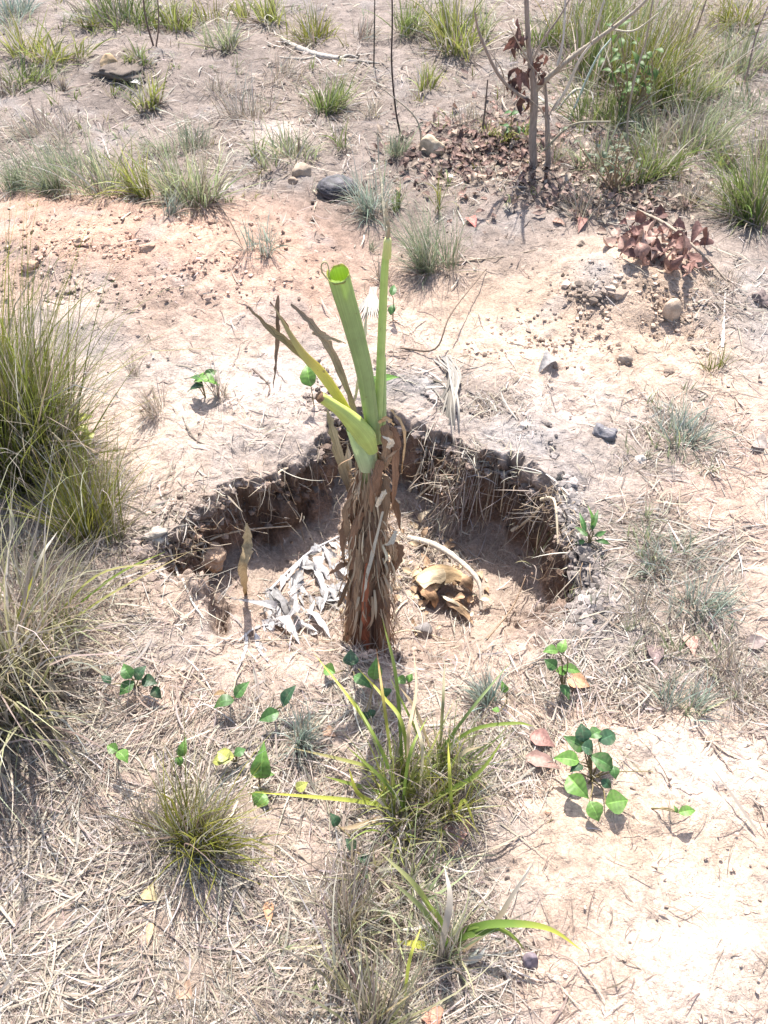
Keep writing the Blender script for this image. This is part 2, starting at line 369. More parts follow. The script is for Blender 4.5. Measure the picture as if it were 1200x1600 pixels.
# ---------------------------------------------------------------- ribbons (grass blades, straw)
def ribbons(P0, az, lean, bend, L, W, seg, c0, c1, roll=None, drift=None, clamp=True, fold=False, wexp=1.5):
    N = len(P0); pos = P0.copy(); th = lean.copy(); a = az.copy()
    roll = np.zeros(N) if roll is None else roll; drift = np.zeros(N) if drift is None else drift
    V = []; CC = []
    for k in range(seg + 1):
        s = k / seg
        T = np.stack([np.sin(th) * np.cos(a), np.sin(th) * np.sin(a), np.cos(th)], -1)
        side = np.stack([-np.sin(a), np.cos(a), np.zeros(N)], -1); nrm = np.cross(T, side)
        wv = np.cos(roll)[:, None] * side + np.sin(roll)[:, None] * nrm
        ww = W * (0.65 + 0.35 * math.sin(math.pi * min(s * 1.6, 1))) * max(1 - s ** (wexp * 2), 0.06)
        if clamp:
            pos[:, 2] = np.maximum(pos[:, 2], hz(pos[:, 0], pos[:, 1]) + 0.0015 + 0.002 * (np.arange(N) % 3))
        A = pos - wv * ww[:, None] / 2; B = pos + wv * ww[:, None] / 2
        if fold:
            mid = pos - np.cross(T, wv) * ww[:, None] * 0.22; V.append(np.stack([A, mid, B], 1))
        else: V.append(np.stack([A, B], 1))
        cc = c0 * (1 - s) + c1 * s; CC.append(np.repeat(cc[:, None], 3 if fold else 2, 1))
        if k < seg:
            pos = pos + T * (L / seg)[:, None]; th = th + bend / seg * (0.5 + s); a = a + drift / seg
    m = 3 if fold else 2
    V = np.stack(V, 1); CC = np.stack(CC, 1)                   # N, seg+1, m, 3
    base = grid_faces(seg + 1, m); Fc = (base[None] + (np.arange(N) * (seg + 1) * m)[:, None, None]).reshape(-1, 4)
    return V.reshape(-1, 3), Fc, CC.reshape(-1, 3)
def jitter(c, n, v=0.18, h=0.06):
    c = np.broadcast_to(np.asarray(c, float), (n, 3)); return np.clip(c * (1 + v * rng.normal(size=(n, 1))) * (1 + h * rng.normal(size=(n, 3))), 0.01, 0.8)
PAL = {  # base colour, tip colour, share of dead blades, blade width, blades per square pixel-ish
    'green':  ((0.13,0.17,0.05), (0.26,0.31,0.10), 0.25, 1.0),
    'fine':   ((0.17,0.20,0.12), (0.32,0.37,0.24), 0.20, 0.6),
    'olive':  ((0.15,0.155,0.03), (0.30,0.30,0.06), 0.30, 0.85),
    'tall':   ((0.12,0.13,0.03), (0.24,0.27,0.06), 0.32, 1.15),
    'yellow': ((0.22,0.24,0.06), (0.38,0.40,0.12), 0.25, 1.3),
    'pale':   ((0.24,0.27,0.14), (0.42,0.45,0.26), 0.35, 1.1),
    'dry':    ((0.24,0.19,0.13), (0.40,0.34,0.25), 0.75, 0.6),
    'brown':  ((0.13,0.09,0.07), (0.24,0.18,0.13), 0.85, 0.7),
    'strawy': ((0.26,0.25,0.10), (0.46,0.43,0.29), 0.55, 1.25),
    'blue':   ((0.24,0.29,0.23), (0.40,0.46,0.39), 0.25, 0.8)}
STRAW = np.array(((0.45,0.39,0.31),(0.37,0.335,0.30),(0.52,0.475,0.42),(0.28,0.22,0.18),(0.40,0.335,0.265)))
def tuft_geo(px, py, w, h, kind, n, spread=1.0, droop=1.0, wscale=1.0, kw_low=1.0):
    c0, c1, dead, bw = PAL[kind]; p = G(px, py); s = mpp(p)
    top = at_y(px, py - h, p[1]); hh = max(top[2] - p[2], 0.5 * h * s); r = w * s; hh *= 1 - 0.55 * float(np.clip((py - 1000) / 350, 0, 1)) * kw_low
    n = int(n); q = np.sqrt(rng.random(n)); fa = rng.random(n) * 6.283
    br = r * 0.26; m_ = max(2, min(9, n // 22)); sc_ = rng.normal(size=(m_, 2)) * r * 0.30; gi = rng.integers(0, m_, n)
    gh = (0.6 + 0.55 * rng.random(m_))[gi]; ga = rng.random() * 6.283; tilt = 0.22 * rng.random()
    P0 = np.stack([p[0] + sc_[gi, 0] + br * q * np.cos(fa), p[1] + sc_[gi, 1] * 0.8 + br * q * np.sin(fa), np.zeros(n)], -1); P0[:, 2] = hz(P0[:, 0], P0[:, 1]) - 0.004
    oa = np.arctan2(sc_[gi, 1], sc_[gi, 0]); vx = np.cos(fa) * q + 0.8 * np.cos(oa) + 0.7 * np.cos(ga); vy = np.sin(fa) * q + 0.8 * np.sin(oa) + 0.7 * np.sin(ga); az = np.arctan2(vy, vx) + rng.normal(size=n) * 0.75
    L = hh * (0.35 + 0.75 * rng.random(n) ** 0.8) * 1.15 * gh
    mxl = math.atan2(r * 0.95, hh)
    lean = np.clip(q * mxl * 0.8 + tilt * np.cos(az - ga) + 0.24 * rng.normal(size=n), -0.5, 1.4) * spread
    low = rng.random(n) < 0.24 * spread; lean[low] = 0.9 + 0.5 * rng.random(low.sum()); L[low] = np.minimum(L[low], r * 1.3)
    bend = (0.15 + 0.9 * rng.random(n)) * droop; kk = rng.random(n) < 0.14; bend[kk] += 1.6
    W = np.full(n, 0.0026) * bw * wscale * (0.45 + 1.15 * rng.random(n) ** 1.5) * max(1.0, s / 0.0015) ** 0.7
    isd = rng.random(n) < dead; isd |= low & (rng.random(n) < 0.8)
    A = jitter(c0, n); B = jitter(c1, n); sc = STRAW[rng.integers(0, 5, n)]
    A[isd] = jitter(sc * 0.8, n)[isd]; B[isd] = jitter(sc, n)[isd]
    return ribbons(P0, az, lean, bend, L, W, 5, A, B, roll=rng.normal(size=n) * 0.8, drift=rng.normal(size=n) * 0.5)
TUFTS = 'grass tufts growing on the sandy ground'
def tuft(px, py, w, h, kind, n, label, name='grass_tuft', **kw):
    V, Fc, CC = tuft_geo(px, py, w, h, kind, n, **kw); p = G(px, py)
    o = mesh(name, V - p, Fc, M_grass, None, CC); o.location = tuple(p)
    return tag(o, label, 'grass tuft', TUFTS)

# px, py of the foot, half width, height, colour, blades, label
T = [
 (18,28,42,34,'blue',260,'soft bluish grey tuft at the far top left corner'),
 (85,96,48,52,'yellow',230,'yellow-green tuft left of the dark earth lump, far left'),
 (48,130,36,42,'green',170,'mixed green and straw tuft below the leftmost yellow-green tuft'),
 (10,150,22,34,'brown',90,'small dark brown dead tuft at the upper left edge'),
 (97,142,14,34,'brown',50,'tiny dry brown tuft beside bare grey soil, upper left'),
 (88,214,58,40,'dry',260,'low greyish dry tuft above the tall soft tuft on the left'),
 (188,38,62,70,'green',330,'large dark green tuft cut by the top edge, left of centre'),
 (140,42,20,26,'olive',90,'short olive tuft touching the large dark green tuft at the top'),
 (262,48,38,52,'yellow',170,'bright yellow-green tuft with brown stems at the top edge'),
 (212,95,28,26,'green',110,'short green tuft growing on the dark earth lump'),
 (236,166,28,44,'yellow',110,'small yellow-green tuft below the dark earth lump'),
 (350,78,36,50,'pale',140,'pale loose tuft in the top third left of the bright green one'),
 (412,32,38,48,'yellow',150,'bright green broad-bladed tuft at the top edge left of the grey branch'),
 (482,62,44,44,'olive',230,'olive tuft just above the fallen grey branch'),
 (510,172,44,48,'green',260,'rounded green tuft below the fallen grey branch'),
 (385,188,40,62,'dry',150,'straggly straw-brown tuft above the white ash patch'),
 (345,150,30,40,'dry',80,'thin dry tuft left of the straggly brown one'),
 (642,52,36,60,'green',170,'dark green tuft at the top edge right of the thin upright stem'),
 (712,74,56,78,'yellow',260,'broad yellow-green tuft with drooping blades left of the dead sapling'),
 (665,138,24,46,'yellow',80,'small yellowish tuft below the broad drooping one'),
 (450,246,60,42,'pale',220,'low spreading green tuft in front of the white ash patch'),
 (528,234,18,52,'green',46,'spiky upright tuft right of the white ash patch'),
 (402,244,18,52,'green',40,'sparse spiky tuft left of the white ash patch'),
 (80,298,44,78,'fine',420,'tall soft grey-green tuft at the edge of the left spoil mound'),
 (20,298,34,44,'fine',200,'short grey-green tuft at the left picture edge above the spoil mound'),
 (160,300,54,84,'pale',150,'loose pale tuft with broad blades on the spoil mound edge'),
 (222,306,34,72,'yellow',110,'yellow-green tuft between the pale and the grey-green tufts'),
 (292,314,58,84,'pale',330,'dense broad-bladed grey-green tuft behind the spoil mound'),
 (262,336,24,40,'blue',70,'small blue-green tuft leaning over the spoil mound'),
 (312,232,42,40,'fine',170,'hazy grey-green tuft above the dense broad-bladed one'),
 (250,236,38,36,'fine',120,'faint grey-green tuft beside the hazy one'),
 (414,388,32,68,'blue',130,'blue-green tuft standing alone on the pink spoil mound'),
 (350,350,14,16,'dry',30,'tiny dry tuft left of the lone blue-green tuft'),
 (676,424,46,112,'fine',520,'dense grey-green bunch behind the cut banana plant'),
 (584,330,40,74,'blue',230,'pale silvery tuft right of the dark dung pat'),
 (624,332,14,44,'green',40,'narrow green tuft behind the dense grey-green bunch'),
 (624,246,20,44,'fine',120,'fine dark tuft left of the pale stone'),
 (680,330,12,60,'olive',26,'thin stiff green tuft directly behind the dense bunch'),
 (578,396,16,34,'fine',36,'small sparse tuft behind the tall green leafstalk'),
 (592,442,20,58,'dry',110,'dry grey tuft seen between the two green banana shoots'),
 (790,218,32,42,'yellow',90,'yellow-green tuft at the foot of the dead sapling'),
 (852,72,32,52,'green',170,'bright green tuft right behind the dead sapling stem'),
 (760,60,24,46,'pale',70,'pale loose tuft left of the sapling near the top edge'),
 (920,120,56,130,'green',360,'tall green grass stand right of the sapling, left part'),
 (1000,150,66,150,'olive',420,'tallest stand of green and straw grass at the upper right'),
 (1060,90,46,110,'dry',220,'tall dry grass stand near the top right corner'),
 (1150,40,50,60,'olive',200,'olive tuft in the top right corner'),
 (940,190,54,70,'green',260,'green tuft in front of the tall stand right of the sapling'),
 (1010,220,60,60,'fine',240,'low grey-green tuft in front of the tallest stand'),
 (930,268,34,52,'pale',120,'pale green tuft right of the dry twigs under the sapling'),
 (1000,290,40,60,'green',110,'loose green tuft above the brown fallen leaves'),
  (120,262,46,44,'fine',170,'wispy grey-green tuft over the far side of the left mound'),
 (30,70,26,26,'dry',60,'dry wisp below the far top left corner tuft'),
 (440,120,40,40,'dry',110,'dry wisps left of the rounded green tuft'),
 (585,180,24,34,'dry',50,'dry tuft beside the thin black upright stem'),
 (330,30,40,36,'olive',120,'olive tuft at the top edge between the pale and the yellow-green ones'),
 (740,190,30,44,'dry',70,'dry stalks rising from the dark leaf litter'),
 (870,250,36,50,'dry',110,'dry stalky tuft at the right foot of the sapling'),
 (1040,170,60,110,'green',300,'dense green grass at the right flank of the tallest stand'),
 (1090,230,50,70,'pale',200,'pale green wispy grass between the tallest stand and the right edge'),
 (1150,110,50,80,'pale',200,'pale wispy grass near the right edge below the corner tuft'),
 (1035,270,50,70,'green',190,'soft green grass in front of the dense green flank'),
 (905,60,46,110,'olive',240,'green and straw grass behind the pale leaning stick'),
 (965,70,50,100,'green',260,'bright green grass at the top edge left of the tallest stand'),
 (1100,150,40,70,'pale',150,'pale open tuft right of the tallest stand'),
 (905,330,46,40,'dry',150,'dry tangled tuft behind the bare sand under the sapling'),
 (1060,230,46,60,'dry',170,'grey tangled tuft below the tall dry stand'),
 (1080,320,40,44,'dry',150,'dry tuft behind the red leafy branch'),
 (800,150,30,40,'dry',70,'dry stalky tuft left of the sapling trunk'),
 (560,60,34,40,'brown',90,'dark brown tuft behind the fallen grey branch'),
 (1118,262,26,36,'yellow',60,'small yellow tuft between the tall stand and the right edge'),
 (1110,180,34,40,'fine',120,'grey tuft in the shaded patch at upper right'),
 (1165,175,40,50,'fine',130,'thin grey-green tuft near the right edge in the upper part'),
 (1182,342,62,118,'green',420,'big green clump cut by the right picture edge'),
 (1190,250,30,60,'brown',90,'brown stemmy tuft behind the big green clump on the right'),
 (1110,580,28,34,'olive',50,'small low green tuft alone on the cream sand at right'),
 (1120,440,50,30,'dry',110,'flattened dry tuft right of the red fallen leaves'),
 (342,622,18,66,'dry',70,'upright dry grey tuft right of the small green seedling'),
 (214,590,18,40,'dry',60,'small upright dry tuft left of the three-leaved seedling'),
 (242,644,36,46,'dry',150,'low brown-grey tuft with a shadow, left of the seedling'),
 (1072,690,60,44,'blue',210,'flattened grey-green tuft right of the pit, upper'),
 (1045,880,56,48,'blue',190,'flattened silvery tuft right of the pit, middle'),
 (1092,960,60,60,'blue',200,'loose blue-green tuft right of the pit, lower'),
 (1072,1120,44,46,'blue',150,'pale flattened tuft at the edge of the bare cream sand'),
 (1000,960,44,40,'dry',140,'matted dry tuft close to the right rim of the pit'),
 (1145,1060,60,50,'dry',170,'matted straw tuft by the right picture edge'),
]
for t in T:
    t = list(t)
    if t[1] < 350: t[3] *= 1.18; t[2] *= 1.12; t[5] = int(t[5] * 1.2)
    tuft(*t)
tuft(34, 742, 98, 300, 'tall', 2500, 'tall olive and brown grass clump at the left edge beside the pit', 'grass_clump', wscale=1.0)
tuft(-10, 725, 80, 240, 'brown', 900, 'brown dead grass clump behind the tall olive one at the left edge', 'grass_clump')
tuft(140, 838, 66, 125, 'olive', 600, 'short green and brown grass clump left of the pit corner', 'grass_clump')
tuft(15, 1090, 125, 230, 'strawy', 950, 'big straw-coloured clump with long arching blades at lower left', 'grass_clump', droop=2.0, wscale=1.35)
tuft(60, 940, 120, 90, 'dry', 450, 'matted straw-grey clump between the two big clumps on the left', 'grass_clump', droop=1.4)
tuft(310, 1320, 66, 215, 'olive', 560, 'bristly olive green bunch in the left foreground', 'grass_clump', droop=0.7)
tuft(270, 1310, 62, 130, 'dry', 300, 'dead greyish bunch joined to the left of the bristly foreground bunch', 'grass_clump')
tuft(575, 1610, 80, 130, 'strawy', 170, 'sparse pale green clump at the bottom edge, centre', 'grass_clump')
tuft(455, 1640, 90, 130, 'dry', 220, 'straw-coloured clump at the bottom edge, left of centre', 'grass_clump')
tuft(545, 1420, 60, 130, 'dry', 260, 'upright dry grey clump above the bottom edge clumps', 'grass_clump')
tuft(470, 1165, 40, 50, 'blue', 190, 'small silvery dry tuft right of the large glossy leaf', 'grass_clump')
tuft(760, 1110, 46, 50, 'blue', 170, 'grey tuft just in front of the right side of the pit', 'grass_clump')

# ---------------------------------------------------------------- long blades placed one by one
def path(pts, f=0.8, lift=0.0):
    """picture points -> place: the foot stands on the ground, the rest rises by the share f of an upright reading (or by given heights)"""
    b = G(*pts[0][:2]); out = [b]; n = len(pts)
    for i, q in enumerate(pts[1:], 1):
        if len(q) > 2: h = q[2]
        else:
            hv = max(at_y(q[0], q[1], b[1])[2] - b[2], 0); h = hv * f + lift * math.sin(math.pi * i / (n - 0.0))
        out.append(G(q[0], q[1], h))
    return out
def blade_geo(P, W, c0, c1, k=6, fold=0.25, wexp=1.6, up=None, cmid=None):
    P = catmull(P, k); m = len(P); T_, _, _ = frames(P)
    view = np.array([0, -0.35, 1.0]) if up is None else np.asarray(up, float)
    side = np.cross(T_, view); side /= np.linalg.norm(side, axis=1)[:, None] + 1e-9
    nr = np.cross(side, T_); s = np.linspace(0, 1, m)
    ww = W * (0.6 + 0.4 * np.sin(np.pi * np.minimum(s * 1.8, 1) / 2)) * np.maximum(1 - s ** (2 * wexp), 0.04)
    a = P - side * ww[:, None] / 2 + nr * ww[:, None] * fold * 0.5; b = P + side * ww[:, None] / 2 + nr * ww[:, None] * fold * 0.5
    V = np.stack([a, P, b], 1).reshape(-1, 3)
    c0 = np.array(c0); c1 = np.array(c1)
    cc = c0 + (c1 - c0) * s[:, None] ** 1.5 if cmid is None else np.where(s[:, None] < 0.5, c0 + (np.array(cmid) - c0) * s[:, None] * 2, np.array(cmid) + (c1 - np.array(cmid)) * (s[:, None] * 2 - 1))
    return V, grid_faces(m, 3), np.repeat(cc, 3, 0)
def part_blade(parent, pts, wpx, c0, c1, f=0.8, lift=0.0, name='blade', mat=None, **kw):
    P = path(pts, f, lift); W = wpx * mpp(P[0])
    V, Fc, CC = blade_geo(P, W, c0, c1, **kw)
    return mesh(name, V, Fc, mat or M_grass, parent, CC)
GR, YG, YL, TAN, GY_, RD = (0.13,0.20,0.04), (0.30,0.36,0.07), (0.62,0.58,0.10), (0.48,0.37,0.22), (0.46,0.44,0.40), (0.45,0.22,0.10)
def clump(px, py, label, blades, tufts, name='grass_clump'):
    p = G(px, py); o = empty(name, p, label, 'grass tuft', TUFTS)
    for b in blades: part_blade(o, *b[:4], **(b[4] if len(b) > 4 else {}))
    A = Acc()
    for t in tufts:
        V, Fc, CC = tuft_geo(*t[:6], **(t[6] if len(t) > 6 else {})); A.add(V, Fc); A.C[-1] = CC
    mesh('fine_blades', np.concatenate(A.V), np.concatenate(A.F), M_grass, o, np.concatenate(A.C))
    return o
clump(630, 1262, 'long yellow-green blades fanning from a clump in front of the banana stem', [
  ([(617,1263),(560,1252),(490,1245),(398,1238)], 7, YG, YL, dict(f=0.35, lift=0.03)),
  ([(613,1242),(560,1228),(507,1213)], 7, GR, YG, dict(f=0.5)),
  ([(607,1207),(540,1188),(453,1168)], 6, YG, TAN, dict(f=0.5)),
  ([(647,1262),(700,1235),(750,1205),(790,1150)], 7, GR, YG, dict(f=0.8)),
  ([(640,1245),(630,1137),(600,1090),(560,1045)], 6, GR, YL, dict(f=0.95)),
  ([(607,1190),(560,1110),(490,1020)], 5, YG, YL, dict(f=0.9)),
  ([(630,1240),(620,1067),(597,965)], 6, GR, YG, dict(f=0.95)),
  ([(612,1190),(600,1100),(588,1012)], 5, YG, RD, dict(f=0.95)),
  ([(622,1240),(590,1160),(545,1080)], 5, GR, YG, dict(f=0.9)),
  ([(640,1240),(638,1150),(650,1080),(646,1010)], 5, TAN, TAN, dict(f=0.95)),
  ([(655,1250),(660,1170),(648,1120),(650,1060)], 5, (0.45,0.40,0.27), TAN, dict(f=0.95)),
  ([(615,1270),(560,1290),(525,1295)], 8, TAN, (0.4,0.3,0.2), dict(f=0.1, lift=0.02)),
  ([(640,1275),(600,1220),(540,1165)], 6, GR, YG, dict(f=0.85)),
  ([(628,1270),(640,1180),(668,1120)], 5, GR, YG, dict(f=0.9)),
  ([(600,1260),(560,1240),(545,1200)], 7, YG, YL, dict(f=0.8)),
 ], [(632,1262,60,120,'yellow',90,dict(wscale=1.3)), (610,1210,50,90,'olive',120), (640,1300,80,110,'yellow',120,dict(droop=2.0)), (600,1350,80,110,'strawy',150,dict(droop=1.8, wscale=1.2))])
clump(700, 1225, 'grassy clump right of the long-bladed one with stiff green blades', [
  ([(683,1180),(735,1110),(800,1032)], 5, GR, (0.25,0.3,0.15), dict(f=0.9)),
  ([(687,1172),(692,1100),(695,1030)], 5, (0.2,0.2,0.08), (0.3,0.28,0.18), dict(f=0.95)),
  ([(683,1180),(740,1140),(805,1130),(835,1135)], 6, GR, YG, dict(f=0.7)),
  ([(706,1275),(703,1220),(700,1160)], 6, GR, YL, dict(f=0.95)),
  ([(672,1170),(650,1110),(622,1070)], 5, TAN, TAN, dict(f=0.95)),
  ([(668,1180),(640,1120),(610,1060)], 4, GR, YG, dict(f=0.95)),
  ([(700,1230),(720,1180),(755,1165)], 6, (0.5,0.45,0.3), TAN, dict(f=0.7)),
  ([(712,1285),(725,1250),(745,1300)], 5, YG, YL, dict(f=0.9, lift=0.02)),
 ], [(690,1195,60,100,'green',190,dict(wscale=1.3)), (708,1272,50,110,'olive',150), (700,1250,70,80,'dry',280), (735,1200,50,70,'strawy',90)])
clump(700, 1492, 'foreground clump with a green arching blade to the right and a yellow one left', [
  ([(708,1487),(742,1450,0.07),(800,1443,0.095),(860,1452,0.09),(912,1487,0.055)], 12, GR, YL, dict(wexp=1.2, cmid=(0.17,0.27,0.05))),
  ([(706,1485),(728,1452,0.06),(765,1446,0.08),(800,1462,0.07),(820,1485,0.03)], 8, GR, YG, {}),
  ([(704,1490),(722,1465,0.05),(760,1456,0.07),(800,1446,0.075)], 9, GR, GR, {}),
  ([(684,1484),(655,1476,0.03),(617,1471,0.025)], 13, YG, (0.75,0.68,0.10), dict(wexp=1.2)),
  ([(682,1508),(696,1450),(703,1400),(694,1352)], 10, (0.34, 0.29, 0.23), (0.44, 0.39, 0.33), dict(f=0.7, cmid=(0.42, 0.37, 0.31))),
  ([(712,1496),(770,1445),(800,1400),(836,1345)], 8, TAN, GY_, dict(f=0.35)),
  ([(632,1560),(640,1500),(658,1448)], 5, YG, YL, dict(f=0.8)),
  ([(690,1450),(650,1385),(592,1330)], 8, YG, (0.6,0.56,0.3), dict(f=0.6)),
  ([(695,1470),(660,1420),(610,1375)], 8, GR, (0.5,0.5,0.25), dict(f=0.6)),
  ([(690,1500),(740,1500,0.02),(760,1480,0.03)], 9, (0.5,0.5,0.45), GY_, {}),
  ([(676,1520),(720,1510,0.01),(752,1478,0.02)], 10, (0.42,0.43,0.38), (0.5,0.52,0.45), {}),
  ([(700,1490),(690,1440),(660,1400)], 6, GR, YG, dict(f=0.85)),
 ], [(696,1492,50,90,'pale',150), (680,1500,70,60,'dry',220), (650,1400,70,100,'pale',120,dict(droop=1.8, wscale=1.2)), (560,1470,80,110,'strawy',130,dict(droop=1.6))])
clump(40, 1080, 'arching straw blades spilling right from the lower left edge', [
  ([(20,1060),(90,1020),(170,1060),(205,1130)], 7, TAN, (0.6,0.55,0.45), dict(f=0.7)),
  ([(10,1000),(60,990),(110,1060),(118,1105)], 9, (0.5,0.45,0.35), (0.65,0.62,0.55), dict(f=0.7)),
  ([(30,980),(60,880),(90,830)], 6, (0.42,0.38,0.3), (0.48,0.45,0.38), dict(f=0.7)),
  ([(60,1000),(150,900),(262,878)], 4, YG, TAN, dict(f=0.5)),
  ([(70,1000),(170,930),(300,860)], 4, YG, TAN, dict(f=0.4)),
  ([(80,980),(180,900),(258,862)], 4, GR, YG, dict(f=0.5)),
  ([(0,900),(20,820),(12,790)], 6, (0.42,0.38,0.28), (0.48,0.44,0.36), dict(f=0.8)),
  ([(20,1010),(32,960),(52,900)], 10, YG, YL, dict(f=0.9)),
  ([(10,1090),(40,1050),(90,1080),(130,1120)], 8, (0.55,0.5,0.4), TAN, dict(f=0.8)),
 ], [(40,1010,105,130,'strawy',360,dict(droop=1.8,wscale=1.2))])

# ---------------------------------------------------------------- leaves and seedlings
def leaf_geo(A, B, W, c, curl=0.15, fold=0.25, up=(0, -0.25, 1.0), ragged=0.0, shape=1.0, n=8, hole=0):
    A = np.asarray(A, float); B = np.asarray(B, float); ax_ = B - A; L = np.linalg.norm(ax_); t = ax_ / L
    side = np.cross(t, up); side /= np.linalg.norm(side); nr = np.cross(side, t)
    s = np.linspace(0, 1, n + 1); prof = np.sin(np.pi * s ** (0.8 * shape)) ** 0.9 * (1 - 0.45 * s ** 1.5); prof = prof / prof.max(); prof[0] = 0.05; prof[-1] = 0.02
    rich = n >= 10; cross = np.array([-1, -0.55, -0.09, 0, 0.09, 0.55, 1.0]) if rich else np.array([-1, -0.55, 0, 0.55, 1.0]); V = []; CC = []
    for i, si in enumerate(s):
        mid = A + ax_ * si + nr * (curl * L * math.sin(math.pi * si) - curl * 0.5 * L * si ** 2)
        for x in cross:
            ww = W / 2 * prof[i] * x * (1 + ragged * (rng.random() - 0.5))
            z = fold * abs(ww) + (rng.random() - 0.5) * ragged * W * 0.25 + 0.02 * W * math.sin(i * 2.1 + 3 * x)
            V.append(mid + side * ww + nr * z); CC.append(np.array(c) * ((1.9 if rich else 1.25) if x == 0 else (1.12 if i % 2 else 0.9) if rich else 1.0) * (1 + 0.12 * (rng.random() - 0.5)))
    return np.array(V), grid_faces(n + 1, len(cross)), np.array(CC)
LG = (0.07, 0.15, 0.045); LB = (0.13, 0.25, 0.055); LD = (0.04, 0.09, 0.045); LY = (0.42, 0.44, 0.12)
def seedling(foot, leaves, label, name='seedling', cat='seedling', stems=(), group='green leaved seedlings around the pit', stemcol=(0.2,0.16,0.08)):
    """leaves: (base xy, tip xy, width px, height of base, height of tip, colour)"""
    p = G(*foot); o = empty(name, p, label, cat, group); s = mpp(p); A = Acc()
    for lf in leaves:
        (b, t, wpx, hb, ht, c) = lf[:6]
        a0 = G(b[0], b[1], hb); b0 = G(t[0], t[1], ht)
        if b0[2] - a0[2] > 0.08: b0[2] = a0[2] + 0.08
        V, Fc, CC = leaf_geo(a0, b0, wpx * 1.0 * s, np.array(c) * (0.85 + 0.3 * rng.random()), curl=0.08 + 0.14 * rng.random(), fold=0.12 + 0.3 * rng.random(), n=12, up=(rng.normal() * 0.25, -0.25 + rng.normal() * 0.25, 1.0), ragged=0.06, shape=1.0 + 0.15 * rng.normal())
        mesh('leaf', V, Fc, M_leaf, o, CC)
        f0 = p + np.array([0, 0, -0.003]); mid = (f0 + a0) / 2 + np.array([rng.normal() * 0.004, 0, 0.3 * hb])
        V, Fc, UV = tube_geo([f0, mid, a0], [0.0016, 0.001], 5, 4); A.add(V, Fc, stemcol, UV)
    for st in stems:
        V, Fc, UV = tube_geo(path(st, 0.6), [0.0016, 0.0008], 5, 4); A.add(V, Fc, stemcol, UV)
    A.build('stem', M_bark, o); return o
seedling((322,622), [((318,603),(292,612),18,0.05,0.03,LD),((303,596),(343,600),24,0.055,0.05,LB),((318,592),(340,578),14,0.06,0.055,LG),((315,594),(296,590),12,0.06,0.05,LG)],
         'three-leaved green seedling on pale sand left of the pit')
seedling((212,1072), [((210,1064),(186,1086),19,0.04,0.03,LG),((212,1062),(228,1040),20,0.045,0.06,LD),((222,1062),(246,1068),20,0.04,0.04,LD),((205,1060),(192,1036),20,0.05,0.06,LG),((240,1072),(252,1092),17,0.03,0.02,LD),((172,1070),(158,1055),13,0.03,0.04,LD)],
         'dark green seedling cluster in front of the left pit corner')
seedling((358,1098), [((366,1094),(332,1106),22,0.04,0.03,LG),((368,1090),(390,1064),18,0.045,0.06,LG),((352,1082),(333,1086),9,0.02,0.02,(0.3,0.2,0.1))],
         'two-leaved green seedling on straw left of the banana stem')
seedling((432,1118), [((436,1112),(404,1126),22,0.04,0.035,LG),((442,1104),(462,1070),20,0.04,0.07,LD)],
         'seedling with one flat and one upright dark leaf left of the long blades')
seedling((406,1222), [((408,1216),(412,1160),30,0.035,0.09,LB),((405,1212),(430,1210),14,0.03,0.03,LB),((414,1238),(398,1262),27,0.02,0.01,LB),((405,1216),(396,1200),10,0.04,0.04,LY)],
         'bright seedling with one large glossy upright leaf, left foreground')
seedling((368,1192), [((366,1182),(334,1184),24,0.035,0.03,LY),((366,1180),(384,1170),15,0.04,0.04,LG),((356,1186),(340,1174),20,0.04,0.04,LY),((350,1190),(330,1190),12,0.03,0.02,LY)],
         'yellowed crinkled seedling next to the large glossy leaf')
seedling((470,1238), [((462,1232),(482,1222),16,0.02,0.02,LY)], 'single pale yellow leaf between the glossy leaf and the long blades')
seedling((284,1200), [((281,1182),(291,1152),15,0.06,0.08,LB),((280,1180),(281,1198),13,0.055,0.04,LB)],
         'pair of upright light green leaves at the top of the bristly bunch')
seedling((186,1186), [((184,1174),(167,1164),16,0.07,0.07,LB),((184,1174),(200,1192),18,0.07,0.065,LB)],
         'pair of round light green leaves on straw at the lower left')
seedling((548,1050), [((548,1040),(548,1014),24,0.03,0.05,LD),((524,1052),(506,1040),20,0.03,0.03,LB),((553,1056),(582,1076),18,0.03,0.02,LG)],
         'dark green seedling at the left foot of the banana stem')
seedling((585,1058), [((584,1062),(588,1028),22,0.03,0.07,LB),((600,1075),(602,1092),20,0.03,0.02,LG),((578,1108),(582,1122),14,0.03,0.02,LD),((572,1112),(570,1126),16,0.03,0.01,LD)],
         'seedling with a bright round leaf right under the banana stem')
seedling((640,1072), [((634,1068),(622,1056),14,0.03,0.03,LB),((638,1066),(644,1052),12,0.03,0.04,LB)], 'small green sprout right of the banana stem foot')
seedling((792,1088), [((790,1082),(784,1064),12,0.03,0.05,LB),((780,1112),(768,1108),13,0.02,0.02,LB)], 'small bright sprout in front of the right pit floor')
seedling((880,1075), [((872,1018),(848,1018),17,0.11,0.11,LB),((876,1020),(884,998),16,0.11,0.12,LB),((870,1044),(850,1030),18,0.07,0.08,LG),((868,1048),(886,1050),14,0.06,0.05,LB),((878,1044),(908,1050),16,0.06,0.05,LB),((876,1070),(890,1094),18,0.03,0.02,LG)],
         'upright light green seedling at the front right corner of the pit')
